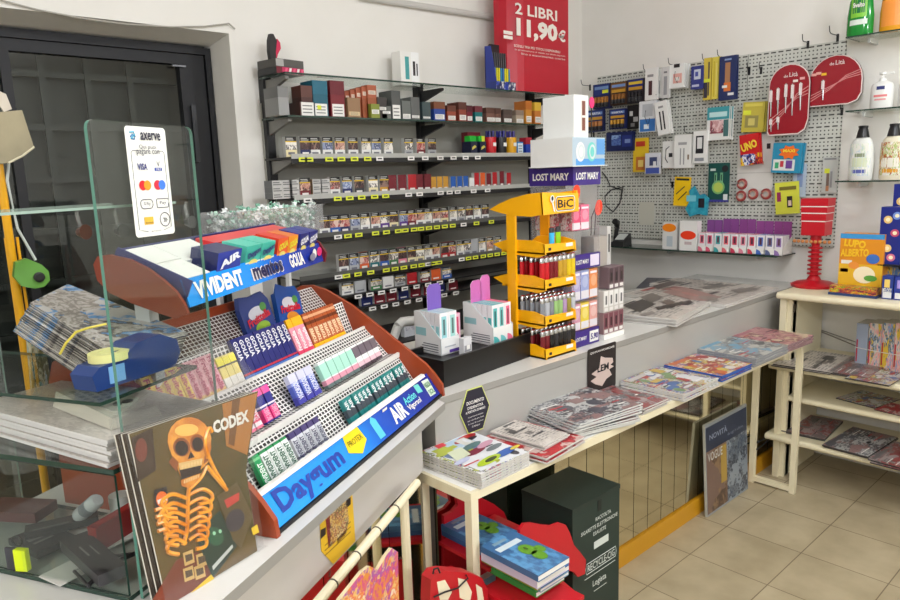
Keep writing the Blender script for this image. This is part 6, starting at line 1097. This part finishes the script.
for k in range(16):
    s = 15-k; h_ = lambda i, dz: (q4[i][0]-.004*s+R2[i]*.5, q4[i][1]-.0015*s+R2[i], q4[i][2]-.0026*s-dz); R2 = [R.uniform(-.004,.004) for _ in range(4)]
    m = MB().hexa([h_(3,.0022),h_(2,.0022),h_(1,.0022),h_(0,.0022)],[h_(3,0),h_(2,0),h_(1,0),h_(0,0)],M(*R.choice([(60,56,58),(96,92,90),(140,136,130),(44,50,70),(190,186,178)]),.2,name='film_edge'),top=art([(150,142,132),(196,190,180),(110,104,98),(110,160,210),(206,202,196)],83,3.4,rough=.12))
    tag(m.build('wrapped_comic', loc=P0, rot=AR), f"film-wrapped comic, {'topmost' if k == 15 else 'lowest' if k == 0 else ORD[15-k] + ' from top'} of the slipping pile with a yellow band", 'comic', 'film-wrapped comics in the slipping pile')
rb = [onz(*q, 1.362) for q in ((106,324),(88,328),(76,332))] + [onz(66,343,1.345), onz(60,354,1.325)]
tag(MB().tube(rb, .0022, M(230,210,80,.4), 6).build('rubber_band'), 'yellow rubber band around the pile of wrapped comics', 'rubber band')
q1, q2 = LA(onz(80, 368, 1.25)), LA(onz(186, 345, 1.25))
tq = onz(130, 376, 1.284); t = thing('tape_dispenser', 'dark blue desk tape dispenser with a pale yellow roll', 'tape dispenser', (tq.x, tq.y, 1.2835), AR-.08); t.scale = (1.0,.85,.75)
TBL = M(28,58,120,.3)
MB().slab([(-.085,-.03,0),(.075,-.03,0),(.09,-.03,.03),(.085,-.03,.062),(.05,-.03,.085),(.0,-.03,.08),(-.03,-.03,.055),(-.075,-.03,.05),(-.09,-.03,.035)][::1], (0,.06,0), TBL).build('dispenser_body', t, bevel=.006)
MB().lathe([(.034,0),(.034,.018),(.018,.018),(.018,0)], M(226,222,150,.4), 20, (-.035,-.0,.052)).build('tape_roll', t); MB().box(-.06,-.03,-.0315,-.03,.008,.045,M(120,170,220,.4)).build('print', t)
bz = TOPZ + .0095
def cbx(name, lab, px, py, w_, d_, h, rz, col, bands=(), cat='box', z=0.):
    q = onz(px, py, bz+z+h); m = MB().box(-w_/2,w_/2,-d_/2,d_/2,0,h,M(*col,.4))
    for x0, x1, y0, y1, c in bands: m.box(-w_/2+w_*x0,-w_/2+w_*x1,-d_/2+d_*y0,-d_/2+d_*y1,h,h+.0006,M(*c,.4))
    return tag(m.build(name, loc=(q.x, q.y, bz+z), rot=rz), lab, cat)
def dirpx(a, b, z): p, q = onz(*a, z), onz(*b, z); return math.atan2(q.y-p.y, q.x-p.x)
cbx('black_box', 'long black cardboard box lying askew at the bottom of the cabinet', 92, 552, .17, .045, .02, dirpx((60,528),(122,583),bz+.04), (58,56,58), [(.3,.55,.3,.36,(130,128,126)),(.35,.6,.6,.65,(120,118,116))], z=.014)
cbx('black_box', 'wide black box with a pale printed logo under the long black box', 42, 537, .10, .07, .012, dirpx((15,540),(55,560),bz), (50,48,50), [(.3,.5,.2,.8,(110,106,104)),(.6,.66,.2,.7,(110,106,104))])
cbx('paper_sheet', 'white folded paper slip at the cabinet bottom', 78, 566, .10, .06, .002, .3, (214,212,204), [(.4,.6,.3,.36,(150,148,144))], 'paper')
cbx('paper_sheet', 'white sheet of paper lying at the back of the cabinet bottom', 112, 528, .14, .13, .003, .2, (206,204,196), (), 'paper')
cbx('red_box', 'dark red flat box standing at the back of the cabinet bottom', 118, 512, .12, .02, .05, AR, (140,34,34), [(.1,.9,.2,.8,(170,50,46))])
cbx('maroon_box', 'brown leather-like box at the far left of the cabinet bottom', 18, 505, .12, .06, .02, -.9, (90,42,42), z=.015)
cbx('black_case', 'black pen case with a shiny edge behind the long box', 62, 521, .12, .035, .014, -.25, (38,38,40), [(.1,.6,.1,.2,(90,90,92))], z=.012)
t = thing('white_tube', 'silver printed tube leaning behind the boxes in the cabinet', 'tube', onz(88, 508, bz+.05), (.9, .3, .2)); MB().lathe([(.012,-.035),(.014,-.03),(.014,.03),(.01,.036)], M(196,198,200,.25), 14).lathe([(.0143,-.01),(.0143,.012)], M(120,124,130,.4), 14).build('tube_body', t, smooth=True)
t = thing('key_fob', 'neon yellow tag on a bunch of dark keys at the cabinet corner', 'key tag', onz(24, 572, bz), -.9)
MB().box(-.011,.011,-.005,.005,.004,.042,M(222,240,20,.5)).build('tag_plate', t, bevel=.003); MB().tube([(.009*math.cos(.5236*a)-.014,.01,.05+.009*math.sin(.5236*a)) for a in range(13)], .002, BLACK, 6).box(-.035,-.012,.004,.008,.0,.04,M(50,46,60,.4)).build('key', t)
q = onz(36, 545, bz); 
t = thing('plastic_jar', 'clear round plastic jar at the back left of the cabinet', 'jar', (onz(22,500,bz).x+.05, onz(22,500,bz).y+.2, bz), 0)
MB().lathe([(.05,0),(.055,.02),(.055,.09),(.04,.12),(.036,.13)], ACRYL, 20).build('jar_body', t, smooth=True); MB().lathe([(.038,.13),(.038,.145),(.001,.146)], M(200,200,196,.4), 16).build('lid', t)
o = MB().lathe([(.018,0),(.02,.04),(.02,.055),(.001,.056)], M(222,222,216,.35), 16).build('white_pot', loc=onz(119, 492, bz+.06)-Vector((0,0,.0)), smooth=True); o.location.z = 1.105; tag(o, 'small white pot close under the newspapers in the cabinet', 'pot')
o.location.z = bz
for n, (ang, lab) in enumerate(((.5,'dark spectacles lying folded at the cabinet front'),)):
    q = onz(112, 569, bz+.012); g = thing('spectacles', lab, 'spectacles', (q.x, q.y, bz+.012), ang)
    MB().tube([(-.05,0,0),(-.01,.005,.004),(.0,0,.006),(.01,.005,.004),(.05,0,0)], .004, M(36,34,36,.3), 8).build('frame', g); MB().tube([(-.05,0,0),(-.02,.06,-.002)], .003, M(36,34,36,.3), 6).tube([(.05,0,0),(.02,.06,-.002)], .003, M(36,34,36,.3), 6).build('temple', g)
# ------------------------------------------------------------------ CODEX comic in clear film leaning on the screen
pA, pB, pC = LA(onv(129, 434, .086)), LA(onv(258, 391, .035)), LA(onz(167, 604, TOPZ+.004))
NC = (pB-pA).cross(pC-pA).normalized(); NC = NC if NC.y < 0 else -NC
def cpx(px, py, n=0.):
    """the point of the leaning cover seen at a pixel"""
    d_ = ray(px, py); o_ = Vector((-(_C-P0).dot(U), (_C-P0).dot(V), CAMH)); dl = Vector((-d_.dot(U), d_.dot(V), d_.z)); return o_ + dl*((pA-o_).dot(NC)/dl.dot(NC)) + NC*n
GRNM = mottled('cover_backdrop', (78,70,26), (112,84,36), 9, .25); BONE = mottled('bone_print', (244,170,66), (206,120,40), 30, .25); BRK = M(40,22,14,.3); BON2 = M(150,80,30,.3)
for k in range(3):
    t = thing('codex_comic', ('film-wrapped comic with an orange skeleton cover leaning on the glass screen','second skeleton comic, only its edge showing behind the front copy','third skeleton comic, hindmost, only its white edge showing')[k], 'comic', P0, AR, 'skeleton comics')
    off = -NC*(.011*k) + Vector((-.005*k,0,0)); f = lambda q, n=0.: q + off + NC*n
    MB().slab([f(cpx(x, y)) for x, y in ((167,604),(232,588),(258,556),(246,470),(258,391),(129,434))], -NC*.0035, GRNM if k == 0 else M(70,52,34,.3), M(232,226,210,.5), M(44,30,22,.4)).build('pages', t)
    MB().slab([f(cpx(x, y), .004) for x, y in ((165,606),(212,604),(240,590),(284,546),(262,545),(252,470),(263,386),(224,337),(206,345),(160,385),(121,418),(124,436))][::(1 if k == 0 else 1)], NC*.0005, WRAP).build('clear_film', t)
    if k: continue
    mm = MB()
    def P(pts, n, mt): mm.poly([f(cpx(x, y), n) for x, y in pts], mt)
    def L3(pts, r_, mt, n=.002):
        if len(pts) > 2:
            q_ = [pts[0]] + list(pts) + [pts[-1]]; pts = [tuple(.5*((2*b[i]) + (c[i]-a[i])*t_ + (2*a[i]-5*b[i]+4*c[i]-d[i])*t_**2 + (3*b[i]-a[i]-3*c[i]+d[i])*t_**3) for i in (0, 1)) for a, b, c, d in zip(q_, q_[1:], q_[2:], q_[3:]) for t_ in (0, .25, .5, .75)] + [pts[-1]]
        mm.tube([f(cpx(x, y), n) for x, y in pts], r_, mt, 5)
    E_ = lambda cx, cy, rx, ry, rot=0., n=18: [(cx+rx*math.cos(2*math.pi*a/n)*math.cos(rot)-ry*math.sin(2*math.pi*a/n)*math.sin(rot), cy+rx*math.cos(2*math.pi*a/n)*math.sin(rot)+ry*math.sin(2*math.pi*a/n)*math.cos(rot)) for a in range(n)][::-1]
    P([(131,438),(152,428),(156,470),(138,482)][::-1], .0006, M(60,40,20,.3)); P(E_(141,450,6,12), .0009, M(120,56,40,.3)); P([(222,404),(257,393),(247,455),(226,446)][::-1], .0006, M(176,116,50,.3)); P([(232,400),(240,398),(234,446),(228,444)][::-1], .0009, M(116,74,30,.3))
    P([(152,600),(205,600),(222,560),(196,552),(176,560)][::-1], .0006, M(120,50,26,.3))
    # skull
    P(E_(189,440,22,23,-.1), .0012, BONE); P([(170,452),(211,446),(208,462),(196,474),(180,476)][::-1], .0013, BONE); P(E_(181,448,6.5,7.5,-.2), .0018, BRK); P(E_(197,444,5.5,7,-.1), .0018, BRK); P([(187,459),(190,451),(194,457)][::-1], .0018, BRK)
    P([(178,468),(201,463),(199,476),(191,482),(181,479)][::-1], .0017, BRK); P([(178,463),(202,458),(201,465),(179,470)][::-1], .0019, M(230,190,120,.3)); P([(180,480),(200,473),(197,484),(188,488),(181,486)][::-1], .0019, BONE)
    for j in range(7): P([(180.5+3.1*j,465-.9*j),(182.6+3.1*j,464.4-.9*j),(182.4+3.1*j,468.6-.9*j),(180.7+3.1*j,469-.9*j)][::-1], .0023, M(240,206,140,.3)); P([(183+2.3*j,480-.9*j),(184.6+2.3*j,479.5-.9*j),(184.4+2.3*j,483-.9*j),(183+2.3*j,483.4-.9*j)][::-1], .0023, M(236,200,134,.3))
    P(E_(181,447,8.5,9.5,-.2), .0015, BON2); P(E_(197,443,7.5,9,-.1), .0015, BON2); P(E_(186,430,12,6,-.1), .0015, M(252,196,96,.3)); P([(168,462),(172,456),(178,462),(176,472)][::-1], .0016, BON2); P([(204,456),(209,450),(208,460),(203,464)][::-1], .0016, BON2)
    # spine, ribs, arms
    L3([(188,487),(187,500),(186,530),(182,545)], .0035, BONE)
    for j in range(6):
        y = 497+9*j; w1 = 24-1.2*j
        L3([(185,y+1),(185-w1*.55,y-3),(185-w1,y+3),(185-w1*.95,y+10),(185-w1*.4,y+12)], .0036, BONE); L3([(188,y-2),(188+w1*.55,y-8),(188+w1*.95,y-3),(188+w1*.9,y+4),(188+w1*.4,y+7)], .0034, BONE)
    L3([(188,490),(200,478),(206,466)], .003, BONE); L3([(206,466),(214,476),(226,490)], .0036, BONE); L3([(207,458),(204,440),(208,428),(211,432)], .0036, BONE); L3([(206,452),(214,470),(224,486)], .0032, BONE)
    L3([(165,500),(160,512),(158,522)], .003, BONE)
    for j in range(4): L3([(154+j,510+7*j),(162+j,508+7*j),(166+j,513+7*j)], .0034, BONE)
    # cards
    P([(153,490),(166,486),(168,508),(155,513)][::-1], .0022, M(30,20,24,.3)); P(E_(161,499,6,8), .0026, M(236,110,30,.3)); P([(156,500),(166,496),(166,500),(157,504)][::-1], .0029, WHITE)
    P([(194,535),(219,510),(236,546),(212,578)][::-1], .0022, M(14,50,36,.3)); P(E_(214,536,8,10,-.6), .0026, M(30,90,60,.3)); P(E_(213,533,1.6,2), .003, M(160,220,180,.3)); P(E_(219,531,1.6,2), .003, M(160,220,180,.3)); P([(211,566),(231,544),(232,547),(212,570)][::-1], .003, M(200,206,200,.3))
    P([(216,496),(236,482),(252,516),(240,548),(232,540)][::-1], .0024, M(96,78,40,.3)); P(E_(234,520,9,12,.4), .0028, M(60,52,60,.3)); P([(223,500),(238,492),(238,500),(226,508)][::-1], .003, M(200,60,50,.3)); P([(250,528),(256,524),(258,532),(252,535)][::-1], .003, M(244,206,20,.3))
    for x, y in ((187,558),(198,572),(200,560),(187,574)): P([(x-5,y-5),(x+5,y-9),(x+7,y+4),(x-3,y+8)][::-1], .002, M(220,180,110,.3)); P([(x-3,y-3),(x+4,y-5),(x+5,y+1),(x-2,y+4)][::-1], .0024, M(90,70,50,.3))
    P([(190,592),(210,574),(213,578),(193,600)][::-1], .003, M(240,200,20,.3))
    mm.build('cover_print', t)
    c0, c1 = f(cpx(214,427),.002), f(cpx(246,416),.002); d0 = (c1-c0).normalized()
    MB().text('CODEX', M(236,232,220,.3), (c0+c1)/2, d0, NC.cross(d0), .022, (c1-c0).length*1.12, .05).build('lettering', t)
# yellow poster on the angled counter front
t = thing('event_poster', 'yellow printed poster with a speckled picture stuck on the grey angled counter', 'poster', P0, AR)
qs = [LA(onv(x, y, .0295)) for x, y in ((319,510),(351,479),(355,541),(333,564),(321,551))]
MB().slab([Vector((q.x,.0285,q.z)) for q in qs][::-1], (0,.0008,0), M(232,188,44,.45)).build('poster_sheet', t)
m = MB(); sp_ = art([(226,196,110),(190,140,70),(150,60,60),(236,214,150),(120,100,60)],90,9); ql = lambda x, y: (lambda q: Vector((q.x,.0275,q.z)))(LA(onv(x, y, .0295)))
m.poly([ql(*p) for p in ((326,518),(334,508),(346,500),(348,520),(346,532),(328,548))][::-1], sp_).poly([ql(*p) for p in ((325,520),(329,516),(330,542),(328,548))][::-1], M(150,50,50,.5))
dx = (ql(348,488)-ql(322,512)); dxn = dx.normalized()
m.text('FESTA', M(170,50,40,.5), ql(335,495), dxn, Z_, .009, dx.length*.4).text('SALVA IL TUO BUONO', M(60,40,30,.5), ql(335,502), dxn, Z_, .009, dx.length*.9).text('BUFFET', M(70,40,30,.5), ql(341,536), dxn, Z_, .011, dx.length*.35, .02)
for k in range(3): m.poly([ql(*p) for p in ((324,545+5*k),(350,521+5*k),(350,522+5*k),(324,546.2+5*k))][::-1], M(150,110,40,.5))
for x, y in ((347,503),(322,533)): m.poly([ql(x-2,y-3),ql(x-2,y+6),ql(x+3,y+1),ql(x+3,y-6)], M(40,30,30,.5))
m.build('print', t)
# ------------------------------------------------------------------ yellow pole with bag and tape holder
pY = 1.75; pq = ony(8, 215, pY)
t = thing('yellow_pole', 'yellow metal pole standing behind the glass cabinet', 'pole', (pq.x, pY, 0)); PYM = M(236,172,20,.3)
MB().box(-.14,.14,-.14,.14,0,.02,PYM).build('base', t, bevel=.004); MB().tube([(0,0,.02),(-.004,0,1.66)], .0085, PYM, 14).build('shaft', t, smooth=True)
MB().tube([(-.011,.0,1.50),(-.011,0,1.15)], .003, PYM, 8).tube([(.011,0,1.50),(.011,0,1.15)], .003, PYM, 8).build('guide_rod', t)
bq = ony(10, 128, pY-.06)
KH = mottled('khaki_canvas', (150,140,112), (130,122,98), 12, .8)
t = thing('canvas_bag', 'khaki canvas bag hanging from the yellow pole', 'bag', (bq.x+.0, pY-.035, bq.z-.075))
bp = lambda x, y, dy=0.: (lambda q: Vector((q.x-bq.x, q.y-(pY-.035)+dy, q.z-(bq.z-.075))))(ony(x, y, pY-.07))
front = [bp(-14,165), bp(8,163), bp(34,147), bp(22,110), bp(0,112)]
MB().slab(front[::-1], (0,.05,0), KH).build('bag_body', t, bevel=.008)
MB().tube([bp(8,163,-.002), bp(22,156,-.002), bp(34,147,-.002)], .0022, M(196,188,160,.6), 5).build('piping', t); MB().slab([bp(4,112), bp(12,109), bp(6,94), bp(-8,88), bp(-6,96)], (0,.006,0), M(190,180,164,.7)).build('strap', t)
gq = ony(34, 275, pY-.05)
t = thing('tape_gun', 'green rounded plastic holder with a dark hole hanging by the yellow pole', 'holder', (gq.x, pY-.045, gq.z))
MB().slab([(.0,0,-.030),(.018,0,-.028),(.03,0,-.016),(.03,0,.004),(.018,0,.02),(-.008,0,.036),(-.03,0,.03),(-.036,0,.0),(-.024,0,-.022)], (0,.02,0), M(96,150,60,.35)).build('body', t, bevel=.004); MB().lathe([(.011,0),(.011,.003),(.007,.004)], M(30,30,28,.4), 14).build('hole', t, loc=(.010,-.001,-.006), rot=(math.pi/2,0,0))
MB().tube([(.01,.01,.03),(-.015,.012,.10),(-.02,.02,.20),(-.01,.02,.25)], .003, M(190,196,190,.4), 6).build('strap', t)
wq = ony(46, 320, pY+.02)
tag(MB().box(-.03,.03,-.01,.01,0,.0,WHITE).build('tmp') if False else MB().slab([(-.02,0,0),(.02,0,.01),(.016,0,.14),(-.012,0,.15)], (0,.02,0), art([(196,206,206),(90,150,150),(226,214,180),(120,110,60)],93,3)).build('charm', loc=(ony(43,410,pY).x, pY-.03, ony(43,400,pY).z), rot=.2), 'small glittery white and teal charm pack hanging behind the newspapers', 'charm')
